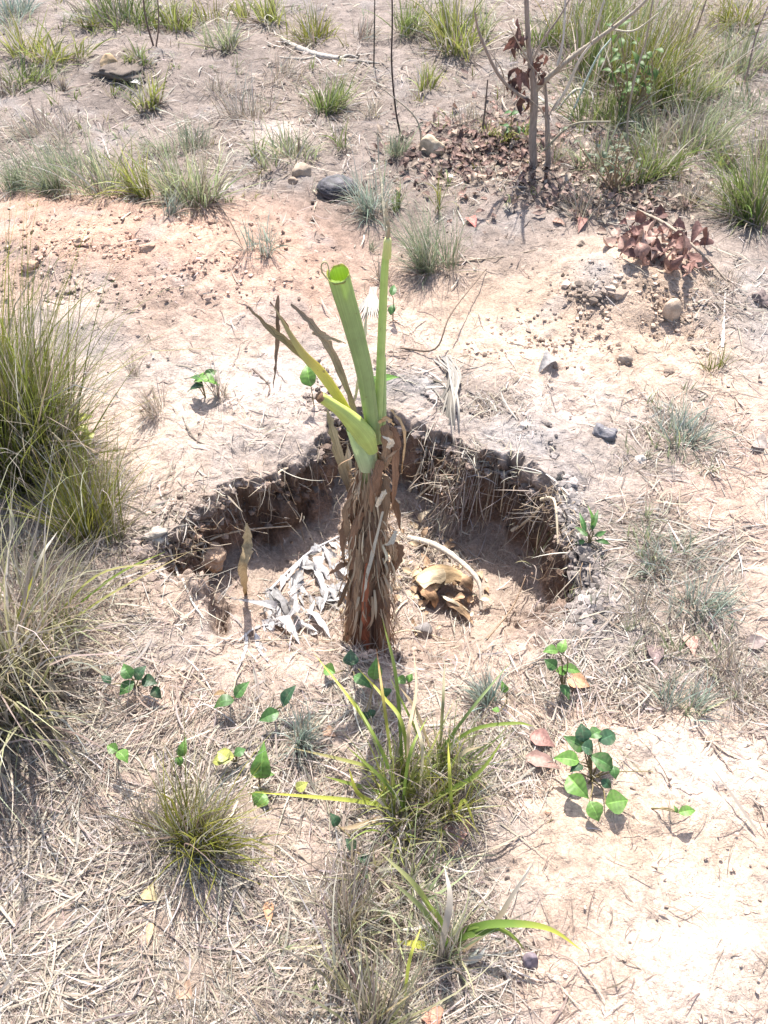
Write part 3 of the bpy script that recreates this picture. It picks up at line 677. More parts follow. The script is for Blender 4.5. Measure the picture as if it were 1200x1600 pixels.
seedling((925,1216), [((912,1160),(908,1130),24,0.07,0.09,LD),((916,1170),(880,1150),22,0.06,0.07,LG),((920,1152),(942,1142),20,0.07,0.07,LG),((935,1158),(964,1146),24,0.07,0.06,LD),((905,1190),(864,1184),24,0.055,0.05,LB),
   ((908,1166),(928,1176),24,0.07,0.06,LD),((922,1180),(960,1202),27,0.06,0.04,LG),((910,1196),(890,1206),16,0.05,0.05,LD),((888,1212),(920,1248),32,0.045,0.04,LB),((958,1196),(962,1218),15,0.04,0.03,LG),((946,1256),(982,1250),34,0.025,0.03,LB),
   ((921,1252),(936,1284),26,0.035,0.02,LB),((940,1218),(956,1232),14,0.03,0.02,LD)],
         'largest seedling with about a dozen glossy leaves on the cream sand', stems=[[(925,1216),(890,1262),(853,1287)],[(925,1216),(960,1206),(1020,1206)]])
seedling((1018,1263), [((1060,1270),(1088,1266),15,0.035,0.035,LB),((1058,1270),(1053,1258),6,0.035,0.045,LB)],
         'tiny one-leaved seedling on bare cream sand at right', stems=[[(1018,1263),(1035,1264,0.02),(1060,1270,0.035)]])
seedling((134,712), [((120,668),(140,676),16,0.12,0.11,LY),((112,678),(96,688),20,0.1,0.1,LY),((128,690),(148,676),18,0.09,0.1,LY),((116,700),(130,706),18,0.07,0.06,LY),((108,636),(122,648),14,0.14,0.13,LY),((118,655),(146,650),12,0.12,0.12,LY)],
         'yellow-leaved seedling at the right foot of the tall left clump')
seedling((492,640), [((486,604),(480,566),26,0.08,0.12,LB)], 'single bright leaf behind the yellow banana stub')
seedling((608,628), [((590,612),(620,576),26,0.06,0.11,LB),((588,610),(576,584),22,0.06,0.10,LB),((596,612),(600,586),20,0.06,0.1,LG)],
         'glossy green seedling just behind the banana shoots')
seedling((614,500), [((610,492),(616,474),12,0.03,0.05,LG),((612,462),(616,444),11,0.09,0.1,LG)], 'small green leaves behind the tall leafstalk')
seedling((920,850), [((915,830),(905,800),8,0.05,0.08,LG),((925,830),(935,795),8,0.05,0.08,LG),((918,838),(897,822),8,0.03,0.04,LG),((928,838),(948,830),8,0.03,0.04,LG),((922,826),(920,790),7,0.05,0.1,LB),((930,845),(955,850),8,0.02,0.02,LG),((914,846),(896,850),8,0.02,0.02,LG)],
         'feathery faint green seedling on the right rim of the pit')
seedling((560,1330), [((556,1326),(540,1310),16,0.02,0.03,LD),((565,1335),(572,1355),18,0.02,0.02,LD),((528,1290),(516,1270),16,0.02,0.04,LD),((566,1360),(580,1372),14,0.01,0.01,LG)], 'dark low leaves hidden in straw in front of the long-bladed clump')

# leafy bush amid the tall grass, upper right
def bush(foot, n, hpx, wpx, label, cols, lw=9, name='leafy_bush'):
    p = G(*foot); o = empty(name, p, label, 'bush', None); s = mpp(p); A = Acc()
    for k in range(n):
        tx = foot[0] + rng.normal() * wpx * 0.5; ty = foot[1] - hpx * (0.35 + 0.65 * rng.random())
        e = at_y(tx, ty, p[1] + rng.normal() * 0.06)
        V, Fc, UV = tube_geo([p + np.array([rng.normal()*0.01, 0, -0.004]), (p + e) / 2 + rng.normal(size=3) * 0.02, e], [0.003, 0.0012], 5, 4); A.add(V, Fc, (0.28, 0.2, 0.13), UV)
        for j in range(3):
            q = p + (e - p) * (1 - 0.22 * j) + rng.normal(size=3) * 0.004; dr = rng.normal(size=3); dr[2] = dr[2] * 0.4 - 0.1; dr /= np.linalg.norm(dr)
            V, Fc, CC = leaf_geo(q, q + dr * lw * 2.1 * s * (0.6 + 0.7 * rng.random()), lw * s, cols[rng.integers(0, len(cols))], n=5)
            mesh('leaf', V, Fc, M_grass, o, CC)
    A.build('stem', M_bark, o)
bush((985,190), 18, 150, 60, 'leafy green bush inside the tallest stand of grass at upper right', [(0.07,0.13,0.03), (0.09,0.15,0.04)], 8)
bush((960,300), 16, 100, 60, 'small stemmy bush with faint grey-green leaves right of the sapling', [(0.10,0.13,0.08), (0.13,0.15,0.09)], 6)
bush((800,225), 6, 50, 50, 'low bush with brown and green leaves at the left of the sapling foot', [(0.09,0.06,0.045), LG, (0.16,0.09,0.06)], 8)

# ---------------------------------------------------------------- the cut banana plant
pb = G(572, 1004); YB = float(pb[1])
ban = empty('banana_plant', pb, 'cut back young banana plant with green shoots and shaggy brown stem in the pit', 'banana plant')
def BP(px, py, dy=0.0): return at_y(px, py, YB + dy)
sb = mpp(pb); su = mpp(BP(560, 560))
def ring_part(name, pts, radpx, mat, col0, col1, n=22, k=8, flute=0.06, nf=7, flat=1.0, cap=False, inner=None):
    P = catmull(pts, k); m = len(P); s = np.linspace(0, 1, m)
    rad = np.interp(s, np.linspace(0, 1, len(radpx)), radpx) * np.array([mpp(q) for q in P])
    T_, N_, B_ = frames(P); a = np.linspace(0, 2 * math.pi, n, endpoint=False)
    r = rad[:, None] * (1 + flute * np.sin(nf * a + 1.3)[None, :] + 0.5 * flute * fbm(a[None, :] * 2 + s[:, None], s[:, None] * 6 + a[None, :] * 0, 0.8, 3))
    V = P[:, None] + r[..., None] * (np.cos(a)[None, :, None] * N_[:, None] + flat * np.sin(a)[None, :, None] * B_[:, None])
    L = np.concatenate([[0], np.cumsum(np.linalg.norm(np.diff(P, axis=0), axis=1))])
    UV = np.stack([np.broadcast_to(a / 6.283, (m, n)), np.broadcast_to(L[:, None], (m, n))], -1).reshape(-1, 2)
    cc = np.array(col0) + (np.array(col1) - np.array(col0)) * s[:, None]; CC = np.repeat(cc, n, 0)
    V = V.reshape(-1, 3); Fc = grid_faces(m, n, True)
    if cap:
        V = np.vstack([V, P[-1] + T_[-1] * rad[-1] * 0.1]); c = len(V) - 1; CC = np.vstack([CC, CC[-1]]); UV = np.vstack([UV, [0.5, L[-1]]])
        i = (m - 1) * n + np.arange(n); j = (m - 1) * n + (np.arange(n) + 1) % n
        Fc = np.vstack([Fc, np.stack([i, j, np.full(n, c), np.full(n, c)], -1)])
        fl = [tuple(f[:3]) if f[2] == f[3] else tuple(f) for f in Fc.tolist()]
        return mesh(name, V, fl, mat, ban, CC, UV)
    return mesh(name, V, Fc, mat, ban, CC, UV)
BR = (0.30, 0.195, 0.125); BR2 = (0.38, 0.27, 0.18)
ring_part('pseudostem', [BP(574,1022),BP(574,980),BP(577,900),BP(577,830),BP(580,770),BP(584,715)], [40,33,30,28,17,12], M_sheath, (0.25,0.145,0.095), (0.33,0.22,0.15), n=48, flute=0.09, nf=9)
ring_part('inner_stem', [BP(578,800),BP(577,760),BP(576,720),BP(573,700)], [13,13,14,15], M_green, (0.30,0.30,0.12), (0.42,0.50,0.24), flute=0.03)
# pale collar and the stub leaning left
ring_part('leaf_sheath', [BP(575,728,-0.008),BP(571,712,-0.010),BP(562,690,-0.01),BP(550,668,-0.006)], [15,17,15,10], M_green, (0.48,0.55,0.32), (0.42,0.55,0.24), flute=0.03)
stub = ring_part('cut_stub', [BP(582,705,-0.02),BP(566,676,-0.024),BP(536,645,-0.025),BP(500,620,-0.028)], [9,17,15,10,8.5], M_green, (0.48,0.60,0.18), (0.56,0.62,0.16), flute=0.05, cap=True, flat=0.8)
ring_part('cut_end', [BP(502,622,-0.028),BP(498,618,-0.028)], [10,9], M_sheath, (0.25,0.16,0.09), (0.2,0.12,0.07), cap=True, flat=0.8)
# yellow leafstalk behind the stub, drying brown towards its tip
def strap(pts, wpx, c0, c1, name='dry_leafstalk', mat=None, fold=0.5, k=6, wexp=2.5, cmid=None, up=(0.2, -1, 0.4), parent=ban):
    P = [np.asarray(p) for p in pts]; V, Fc, CC = blade_geo(P, wpx * mpp(P[0]), c0, c1, k=k, fold=fold, wexp=wexp, up=up, cmid=cmid)
    T_, N_, B_ = frames(catmull(P, k)); m = len(T_); th = 0.0012
    if mat is not M_green: V = V + (rng.normal(size=(len(V), 1)) * np.array(1.0)) * np.repeat(np.cross(T_, np.array(up, float)), 3, 0) * wpx * mpp(P[0]) * 0.07 + rng.normal(size=V.shape) * 0.0006
    # a real thickness: a second skin just behind the first
    nr = np.repeat(np.cross(T_, np.cross(T_, np.array(up, float))), 3, 0); nr /= np.linalg.norm(nr, axis=1)[:, None] + 1e-9
    V2 = np.vstack([V, V + nr * th]); F2 = np.vstack([Fc, Fc[:, ::-1] + len(V)])
    uv = np.tile(np.stack([np.tile([0.0, 0.3, 0.6], m), np.repeat(np.linspace(0, 1, m), 3) * 0.3], -1), (2, 1))
    return mesh(name, V2, F2, mat or M_sheath, parent, np.vstack([CC, CC]), uv)
strap([BP(556,664,-0.005),BP(530,622,-0.005),BP(500,580,0),BP(468,545,0.0),BP(425,474,0.02)], 17, (0.70,0.66,0.12), (0.36,0.27,0.17), 'yellow_leafstalk', M_green, cmid=(0.76,0.68,0.14), wexp=1.6)
strap([BP(520,600,0.004),BP(480,560,0.008),BP(440,528,0.012),BP(388,481,0.02)], 15, (0.45,0.38,0.15), (0.28,0.2,0.13), wexp=1.4)
strap([BP(498,577,0.0),BP(470,548,0.01),BP(448,510,0.015),BP(422,472,0.02)], 8, (0.22,0.12,0.06), (0.3,0.2,0.14), wexp=1.5)
strap([BP(434,462,0.03),BP(434,510,0.03),BP(431,560,0.03),BP(427,606,0.03)], 7, (0.30,0.22,0.16), (0.22,0.16,0.12), wexp=1.2)
strap([BP(560,680,0.03),BP(545,615,0.04),BP(515,545,0.05),BP(488,508,0.05),BP(455,474,0.06)], 11, (0.36,0.28,0.2), (0.3,0.23,0.17), cmid=(0.42,0.33,0.26), wexp=3)
strap([BP(488,520,0.05),BP(515,528,0.05),BP(540,536,0.05)], 6, (0.45,0.36,0.26), (0.4,0.3,0.2))
strap([BP(556,790,0.0),BP(538,740,0.02),BP(524,690,0.03),BP(511,640,0.04)], 13, (0.3,0.18,0.10), (0.48,0.40,0.28), cmid=(0.46,0.36,0.22), wexp=4)
strap([BP(560,790,0.03),BP(545,740,0.03),BP(543,690,0.03)], 10, (0.5,0.42,0.3), (0.6,0.53,0.42), wexp=4)
strap([BP(550,640,0.05),BP(560,600,0.06),BP(567,540,0.07),BP(575,480,0.08)], 6, (0.55,0.48,0.36), (0.6,0.55,0.45))
# rolled leaf cut across near its top: an open tube of rolled layers
def rolled():
    pts = [BP(586,690,0.0),BP(580,650,-0.002),BP(570,580,-0.004),BP(552,510,-0.006),BP(538,460,-0.007),BP(528,424,-0.008)]
    P = catmull(pts, 8); m = len(P); s = np.linspace(0, 1, m)
    rad = np.interp(s, np.linspace(0, 1, 6), [9, 12, 14, 16, 17.5, 18.5]) * np.array([mpp(q) for q in P])
    T_, N_, B_ = frames(P); n = 64; u = np.linspace(0, 1, n); a = u * 2 * math.pi * 1.35 + 2.6
    V = []; 
    e = np.array([0, -1.0, 0])
    for i in range(m):
        b1 = np.cross(T_[i], e); b1 /= np.linalg.norm(b1); b2 = np.cross(T_[i], b1)
        r = rad[i] * (1 - 0.22 * u) * (1 + 0.02 * np.sin(3 * a + i * 0.3))
        top = 0.0
        ring = P[i] + r[:, None] * (np.cos(a)[:, None] * b1 + np.sin(a)[:, None] * b2)
        if i == m - 1: ring = ring + T_[i] * (rad[i] * (0.42 * np.sin(a) - 0.15 - 0.25 * u + 0.05 * np.sin(a * 7)))[:, None]
        if i == m - 2: ring = ring + T_[i] * (rad[i] * (0.10 * np.sin(a)))[:, None]
        V.append(ring)
    V = np.array(V); L = np.concatenate([[0], np.cumsum(np.linalg.norm(np.diff(P, axis=0), axis=1))])
    th = rad.mean() * 0.10
    In = V + (P[:, None] - V) * 0.07
    UV = np.stack([np.broadcast_to(u, (m, n)), np.broadcast_to(L[:, None], (m, n))], -1).reshape(-1, 2)
    c = np.array((0.44,0.56,0.25)) + (np.array((0.47,0.60,0.22)) - np.array((0.44,0.56,0.25))) * s[:, None] ** 2
    CC = np.repeat(c, n, 0); CC[-n:] = np.array((0.36,0.34,0.12)) * (0.6 + 0.7 * rng.random((n, 1))); Fo = grid_faces(m, n); F2 = Fo[:, ::-1] + m * n
    base = (m - 1) * n; j = np.arange(n - 1); edge = np.stack([base + j, base + j + 1, base + j + 1 + m * n, base + j + m * n], -1)
    return mesh('rolled_leaf', np.vstack([V.reshape(-1, 3), In.reshape(-1, 3)]), np.vstack([Fo, F2, edge]), M_roll, ban,
                np.vstack([CC, CC * np.array((1.25, 1.25, 0.6))]), np.vstack([UV, UV]))
rolled()
# the thin dry curl beside the cut
V, Fc, UV = tube_geo([BP(512,436,-0.03),BP(503,424,-0.03),BP(503,412,-0.03),BP(510,410,-0.03),BP(514,422,-0.032),BP(514,432,-0.03)], [0.0014, 0.0007], 6, 5)
mesh('dry_curl', V, Fc, M_root, ban, np.broadcast_to((0.4, 0.36, 0.2), V.shape).copy())
# tall thin leafstalk on the right, dry at its tip
ring_part('leafstalk', [BP(586,690,0.012),BP(590,650,0.010),BP(594,590,0.008),BP(598,500,0.006),BP(601,430,0.004),BP(605,378,0.003)], [8,8,6.5,6.5,6,5], M_green, (0.45,0.58,0.25), (0.52,0.66,0.18), flute=0.08, nf=3, cap=True)
ring_part('sheath_edge', [BP(594,690,0.02),BP(598,650,0.018),BP(600,600,0.014),BP(601,560,0.012)], [6,6,4,2], M_green, (0.46,0.56,0.30), (0.42,0.58,0.22), flute=0.05, nf=3)
ring_part('leafstalk_tip', [BP(605,402,0.001),BP(606,378,0.001),BP(605,372,0.001)], [6.5,6,4], M_green, (0.62,0.66,0.22), (0.70,0.70,0.30), flute=0.05, nf=3, cap=True)
strap([BP(605,378,0.0),BP(608,360,0.0),BP(604,340,0.002),BP(606,306,0.004)], 6, (0.45,0.36,0.22), (0.62,0.55,0.40), 'dry_tip')
strap([BP(606,400,0.02),BP(600,330,0.05),BP(592,250,0.10),BP(590,200,0.12)], 3, (0.5,0.44,0.3), (0.55,0.48,0.36), 'dry_tip')
# shaggy dead leaf sheaths around the stem
def sheaths():
    spec = [ # from, mid, tip, width, colour index, depth
     ((600,665),(606,690),(602,740),19,1,-0.02),((612,668),(622,700),(617,748),14,0,-0.012),((592,660),(604,654),(616,664),8,2,-0.03),((606,700),(612,690),(598,682),10,3,-0.04),
     ((596,720),(586,760),(580,800),18,0,-0.035),((602,745),(600,790),(596,840),17,1,-0.03),((566,800),(556,830),(550,870),16,0,-0.03),((560,740),(548,790),(552,830),14,0,-0.01),
     ((590,790),(600,770),(603,765),9,3,-0.045),((588,792),(594,778),(602,768),7,3,-0.046),((548,850),(540,800),(552,770),12,1,-0.02),((545,880),(530,885),(512,900),10,0,-0.02),
     ((552,890),(545,910),(528,950),11,1,-0.02),((600,840),(610,860),(618,880),18,1,-0.02),((612,850),(622,870),(612,900),22,0,-0.01),((608,880),(600,930),(602,960),14,1,-0.03),
     ((580,830),(578,880),(574,940),20,0,-0.045),((562,860),(560,920),(556,980),18,1,-0.04),((592,900),(590,950),(588,1010),18,0,-0.042),((574,930),(572,980),(574,1018),20,4,-0.046),
     ((575,880),(570,930),(568,985),11,4,-0.05),((604,930),(602,970),(600,1005),14,1,-0.03),((552,940),(550,980),(550,1012),14,1,-0.03),((601,760),(618,790),(626,830),11,0,-0.01),
     ((616,690),(618,740),(612,800),11,0,-0.015),((598,800),(576,890),(566,940),6,3,-0.055),((545,800),(536,840),(538,880),12,0,-0.01),((612,640),(632,675),(628,740),5,2,0.0),
     ((618,830),(612,846),(598,852),9,3,-0.04),((590,740),(600,720),(625,700),6,1,-0.02)]
    cols = [(0.25,0.145,0.09),(0.35,0.23,0.145),(0.55,0.39,0.22),(0.68,0.6,0.48),(0.36,0.13,0.07)]
    for a, b, c, wpx, ci, dy in spec:
        col = np.array(cols[ci]) * (1 + 0.15 * rng.normal())
        strap([BP(*a, dy), BP(*b, dy - 0.006), BP(*c, dy - 0.004)], wpx, col, col * 1.15, 'dry_sheath', M_sheath, fold=-0.5 if wpx > 12 else 0.3, wexp=1.3 + rng.random(),
              up=(rng.normal() * 0.35, -1, 0.15))
sheaths()
A = Acc(); nf = 620
for k in range(nf):
    py = 700 + 300 * rng.random(); a = rng.random() * 6.283; c = BP(577 + 4 * rng.normal(), py); s = mpp(c); r = (20 + 14 * min((py - 700) / 120, 1)) * s * (0.75 if py < 790 else 1)
    p0 = c + np.array([math.cos(a) * r, math.sin(a) * r, 0]); L = (20 + 60 * rng.random()) * s; out = 0.004 + 0.02 * rng.random() ** 2
    p1 = p0 + np.array([math.cos(a) * out, math.sin(a) * out, -L * 0.5]); p2 = p0 + np.array([math.cos(a) * out * 0.8 + rng.normal() * 0.008, math.sin(a) * out * 1.2, -L])
    V, Fc, CC = blade_geo([p0, p1, p2], (1.2 + 4.5 * rng.random() ** 2) * s, (0.3, 0.2, 0.12), (0.45, 0.34, 0.22), k=3, up=(math.cos(a), math.sin(a), 0.2))
    cc = np.array(((0.32,0.21,0.13),(0.44,0.32,0.21),(0.56,0.44,0.3),(0.2,0.12,0.075))[rng.integers(0, 4)]) * (1 + 0.2 * rng.normal())
    A.add(V, Fc); A.C[-1] = np.clip(CC * 0 + cc, 0.03, 0.7)
fs = A.build('sheath_fibres', M_straw, ban); fs['kind'] = 'stuff'

# ---------------------------------------------------------------- dead leaves, sheaths and twigs in and about the pit
def dead_leaf(a, b, wpx, col, label, ha=0.004, hb=0.01, curl=0.12, group=None, name='dead_leaf', ragged=0.25, fold=0.35, up=(0, -0.25, 1.0), shape=1.0, n=8, cat='dead leaf'):
    A0, B0 = G(a[0], a[1], ha), G(b[0], b[1], hb)
    V, Fc, CC = leaf_geo(A0, B0, wpx * mpp(A0), col, curl=curl, fold=fold, ragged=ragged, up=up, shape=shape, n=n)
    o = mesh(name, V - A0, Fc, M_dead, None, CC); o.location = tuple(A0); return tag(o, label, cat, group)
FL = 'dead leaves lying on the ground'
RB = (0.30,0.15,0.11); PB = (0.22,0.16,0.15); OR = (0.5,0.28,0.16)
dead_leaf((1020,1008),(1026,1040),26,PB,'dark greyish brown dead leaf with a hole, right of the pit front',group=FL)
dead_leaf((1072,992),(1086,1024),22,(0.5,0.3,0.24),'reddish dead leaf right of the dark one by the pit',group=FL)
dead_leaf((886,1060),(922,1072),28,OR,'orange-brown dead leaf behind the upright light green seedling',group=FL)
dead_leaf((828,1148),(868,1166),26,(0.36,0.2,0.17),'upper of two curled red-brown leaves left of the largest seedling',group=FL,curl=0.2)
dead_leaf((820,1182),(876,1200),24,(0.38,0.24,0.2),'lower of two curled red-brown leaves left of the largest seedling',group=FL,curl=0.2)
dead_leaf((716,1262),(708,1338),38,(0.42,0.24,0.19),'large flat red-brown leaf under the grassy clump',group=FL,curl=0.03,ragged=0.15)
dead_leaf((420,1408),(421,1448),15,OR,'narrow orange leaf on straw in the left foreground',group=FL)
dead_leaf((238,1440),(230,1482),10,(0.5,0.33,0.2),'thin orange leaf sliver left of the narrow orange leaf',group=FL)
dead_leaf((228,1388),(246,1408),22,(0.45,0.36,0.2),'curled tan leaf at the foot of the bristly bunch',group=FL,curl=0.3)
dead_leaf((672,1572),(682,1612),30,(0.45,0.22,0.15),'red-brown leaf at the bottom picture edge',group=FL)
dead_leaf((284,1540),(300,1560),26,(0.4,0.26,0.18),'faded brown leaf in the bottom left straw',group=FL)
dead_leaf((505,1140),(525,1150),18,(0.4,0.25,0.17),'crumpled brown leaf left of the long-bladed clump',group=FL)
dead_leaf((732,340),(744,356),16,(0.45,0.17,0.14),'small red leaf right of the dense grey-green bunch',group=FL)
dead_leaf((912,340),(904,362),14,(0.3,0.16,0.13),'small brown leaf left of the red leafy branch',group=FL)
dead_leaf((862,345),(884,350),10,(0.33,0.2,0.15),'thin brown leaf on sand above the grey clod',group=FL)
dead_leaf((865,560),(842,580),22,(0.28,0.26,0.25),'grey crumpled leaf on the sand right behind the pit',group=FL,curl=0.3,ragged=0.6)
dead_leaf((200,128),(222,132),9,(0.55,0.52,0.5),'white scrap of leaf in front of the dark earth lump',group=FL)
dead_leaf((700,276),(712,278),8,(0.6,0.55,0.5),'pale curled scrap near the pale stone',group=FL)
dead_leaf((1176,690),(1200,700),30,(0.3,0.25,0.22),'grey brown leaf at the right edge',group=FL)
dead_leaf((1165,1008),(1200,1000),22,(0.28,0.22,0.2),'dark curled leaf at the right edge beside matted straw',group=FL)
dead_leaf((70,700),(40,720),18,(0.2,0.15,0.1),'dark leaf at the foot of the tall left clump',group=FL)
# upright tan strip on the pit floor
p = G(385,975)
o = empty('leaf_strip', p, 'tan strip of dried leaf standing on the pit floor left of the stem', 'dead leaf')
q = [G(384,925,0.004), at_y(380,890,p[1]+0.05), at_y(386,850,p[1]+0.07), at_y(385,818,p[1]+0.08)]
V, Fc, CC = blade_geo(q, 13 * sb, (0.34,0.24,0.13), (0.46,0.36,0.22), up=(0.2,-1,0.3), wexp=5, fold=0.9); V += 0.0016 * rng.normal(size=V.shape); mesh('strip', V, Fc, M_dead, o, CC)
# bright curled sheath on the right floor
p = G(690,930); o = empty('curled_sheath', p, 'bright tan curled banana sheath on the pit floor right of the stem', 'dead leaf')
def curled(a, b, r0px, r1px, arc, col0, col1, start=0.0, h=0.03, nn=10, mm=12, name='sheath_piece', mat=None):
    A0 = G(a[0], a[1], h); B0 = G(b[0], b[1], h); ax_ = B0 - A0; t = ax_ / np.linalg.norm(ax_); up = np.array([0, 0, 1.0]); sd = np.cross(t, up); sd /= np.linalg.norm(sd); up = np.cross(sd, t)
    V = []; CC = []; UV = []; s0 = mpp(A0)
    for i in range(nn + 1):
        f = i / nn; r = (r0px + (r1px - r0px) * f) * s0 * (1 + 0.12 * math.sin(f * 7))
        for j in range(mm + 1):
            g = j / mm; th = start + arc * (g - 0.5); rr = r * (1 + 0.08 * rng.normal() * (0.3 if 0 < j < mm else 1))
            V.append(A0 + ax_ * (f + 0.06 * math.sin(g * 9 + 1) * (f > 0.8) - 0.05 * math.sin(g * 11) * (f < 0.2)) + rr * (math.sin(th) * sd + math.cos(th) * up) - up * r * 0.5)
            CC.append(np.array(col0) * (1 - g) + np.array(col1) * g); UV.append((g * 0.6, f * 0.15))
    V = np.array(V); V[:, 2] = np.maximum(V[:, 2], hz(V[:, 0], V[:, 1]) + 0.002)
    return mesh(name, V, grid_faces(nn + 1, mm + 1), mat or M_dead, o, np.array(CC), np.array(UV))
for (a_, b_, w_, c_, hA, hB, cu, fo) in [
  ((648,902),(738,900),46,(0.52,0.36,0.2),0.03,0.05,0.30,-0.9),((650,906),(722,893),30,(0.66,0.52,0.34),0.045,0.062,0.22,-0.8),((668,912),(684,952),26,(0.42,0.26,0.15),0.05,0.006,0.25,-0.8),
  ((715,895),(742,925),24,(0.36,0.23,0.14),0.055,0.02,0.35,-0.9),((700,930),(742,975),20,(0.46,0.31,0.19),0.03,0.004,0.1,-0.5),((660,900),(700,882),18,(0.33,0.19,0.11),0.03,0.04,0.2,-0.5),
  ((690,930),(735,955),9,(0.6,0.52,0.38),0.04,0.012,0.05,-0.3),((655,915),(676,946),14,(0.28,0.15,0.09),0.03,0.002,0.15,-0.6)]:
    A0, B0 = G(*a_, hA), G(*b_, hB)
    V, Fc, CC = leaf_geo(A0, B0, w_ * mpp(A0) * 1.2, c_, curl=cu, fold=fo, ragged=0.35, n=9, up=(0.1, 0.25, 1.0), shape=0.8)
    g_ = np.linspace(0, 1, len(V))[:, None]; V[:, 2] = np.maximum(V[:, 2], hz(V[:, 0], V[:, 1]) + 0.001)
    mesh('sheath_piece', V, Fc, M_sheath, o, CC * (0.8 + 0.5 * np.sin(g_ * 9)), np.stack([np.tile(np.linspace(0, 0.5, 5), 10), np.repeat(np.linspace(0, 0.1, 10), 5)], -1))
# arching grey-tan dead stalk right of stem
def twig(pts, rpx, col, label, f=0.0, lift=0.0, name='dry_twig', cat='twig', n=6, mat=None, group='dry twigs and stalks on the ground', sub=(), hts=None):
    P = path(pts, f, lift)
    if f == 0: P[0][2] += 0.003
    s = mpp(P[0]); V, Fc, UV = tube_geo(P, np.array(rpx if hasattr(rpx, '__len__') else [rpx, rpx * 0.5]) * s, n, 6, rough=0.25)
    V[:, 2] = np.maximum(V[:, 2], hz(V[:, 0], V[:, 1]) - 0.001) if f == 0 and all(len(q) == 2 for q in pts) else V[:, 2]
    if not sub:
        o = mesh(name, V - P[0], Fc, mat or M_bark, None, np.broadcast_to(col, V.shape).copy(), UV); o.location = tuple(P[0]); return tag(o, label, cat, group)
    o = empty(name, P[0], label, cat, group); mesh('stem', V, Fc, mat or M_bark, o, np.broadcast_to(col, V.shape).copy(), UV)
    for (sp, sr) in sub:
        Q = path(sp, f, lift); V, Fc, UV = tube_geo(Q, np.array([sr, sr * 0.4]) * s, 5, 5, rough=0.2); mesh('branch', V, Fc, M_bark, o, np.broadcast_to(col, V.shape).copy(), UV)
    return o
twig([(638,842,0),(680,852,0.05),(720,878,0.06),(748,910,0.04),(752,952,0.005)], [5.5,5,4,2.5], (0.50,0.44,0.36), 'arching pale dead stalk over the curled sheath in the pit')
twig([(300,857,0),(350,835,0.01),(400,826,0.02),(455,822,0.01)], 2.2, (0.55,0.45,0.33), 'long pale thin root lying across the left pit corner')
twig([(258,835),(275,890),(300,940),(325,975)], 2.4, (0.6,0.55,0.48), 'pale straight stalk running down over the left pit edge')
twig([(350,735),(352,725,0.01),(348,760,0.01),(349,788,0.0)], [3.5,2.5,2.5,2], (0.6,0.54,0.45), 'white hooked root hanging from the back left rim')
twig([(625,545),(680,545,0.03),(705,490,0.08),(760,420,0.01)], 1.6, (0.16,0.12,0.09), 'thin dark arching stem between the plant and the dense bunch')
twig([(440,62),(470,78),(500,88),(530,92)], [3,5,4.5,4], (0.42,0.38,0.33), 'forked grey fallen branch in the upper middle', sub=(([(475,84),(485,70),(497,66)],2.5),([(530,92),(545,86),(560,90)],2.5),([(500,86),(470,92),(405,86)],1.8),([(520,95),(540,110),(560,124)],1.6),([(528,92),(600,100),(640,112)],1.8)), name='fallen_branch', cat='branch')
twig([(700,412),(780,402),(840,390)], 1.6, (0.3,0.24,0.18), 'thin dark twig on sand right of the dense bunch')
twig([(1060,812),(1110,830),(1190,850)], 2.2, (0.25,0.19,0.14), 'long dark stalk on sand at the right of the pit')
twig([(1062,812),(1064,760),(1090,720),(1130,690)], 2, (0.3,0.24,0.18), 'bent dark stalk right of the pit joining the grey tuft')
twig([(1010,660),(1060,700),(1140,650),(1180,645)], 2, (0.42,0.36,0.3), 'grey stalk crossing the flattened tuft on the right')
twig([(955,980),(990,950),(1030,925)], 1.7, (0.2,0.15,0.12), 'dark thin stalk on the grey soil right of the pit')
twig([(1040,590),(1075,555),(1140,556),(1180,570)], 1.3, (0.28,0.22,0.17), 'thin stem beside the small low green tuft')
twig([(1085,500),(1105,470),(1150,442)], 2.6, (0.4,0.34,0.28), 'grey stick right of the round stone')
twig([(1128,545),(1131,500),(1133,455)], 2.6, (0.6,0.55,0.5), 'pale upright-looking straw on sand near the right edge')
twig([(930,150),(900,140,0.1),(868,175,0.02)], 2.4, (0.5,0.46,0.38), 'pale leaning stick between the sapling and the grass')
twig([(955,1130),(1010,1140),(1070,1148)], 1.5, (0.35,0.27,0.22), 'thin twig above the largest seedling')
twig([(1090,1140),(1140,1200),(1190,1268)], 1.2, (0.3,0.24,0.2), 'hair-thin stem running down the cream sand at right')
twig([(800,1500),(850,1560),(880,1520),(960,1490)], 1.3, (0.45,0.38,0.3), 'wispy dry stem on sand at the bottom right')
twig([(770,1435),(800,1400),(833,1345)], 2.6, (0.42,0.36,0.3), 'dry straight stalk lying on sand right of the foreground clump')
twig([(60,1130),(100,1180),(125,1235),(132,1280)], 1.6, (0.5,0.42,0.32), 'curved straw stem in the lower left litter')
twig([(72,1420),(78,1470),(60,1530),(40,1580)], 2.2, (0.42,0.36,0.26), 'curved olive-brown stalk in the bottom left straw')
twig([(290,665),(310,690),(352,700)], 1.5, (0.2,0.17,0.14), 'small dark twig on the pale sand left of the pit')
twig([(395,578),(420,602),(418,620)], 1.8, (0.16,0.12,0.1), 'short dark twig on white sand behind the left rim')
twig([(590,1000,0),(640,985,0.02),(700,1000,0)], 1.8, (0.5,0.42,0.3), 'pale stalk on the pit floor right of the stem foot')
twig([(760,1000),(800,950,0.01),(822,900,0.03)], 2, (0.28,0.2,0.14), 'dark stick leaning on the front right pit floor')
twig([(400,1002),(470,1000),(560,1003)], 1.3, (0.35,0.28,0.2), 'hair-thin stalk across the pit floor left of the stem')
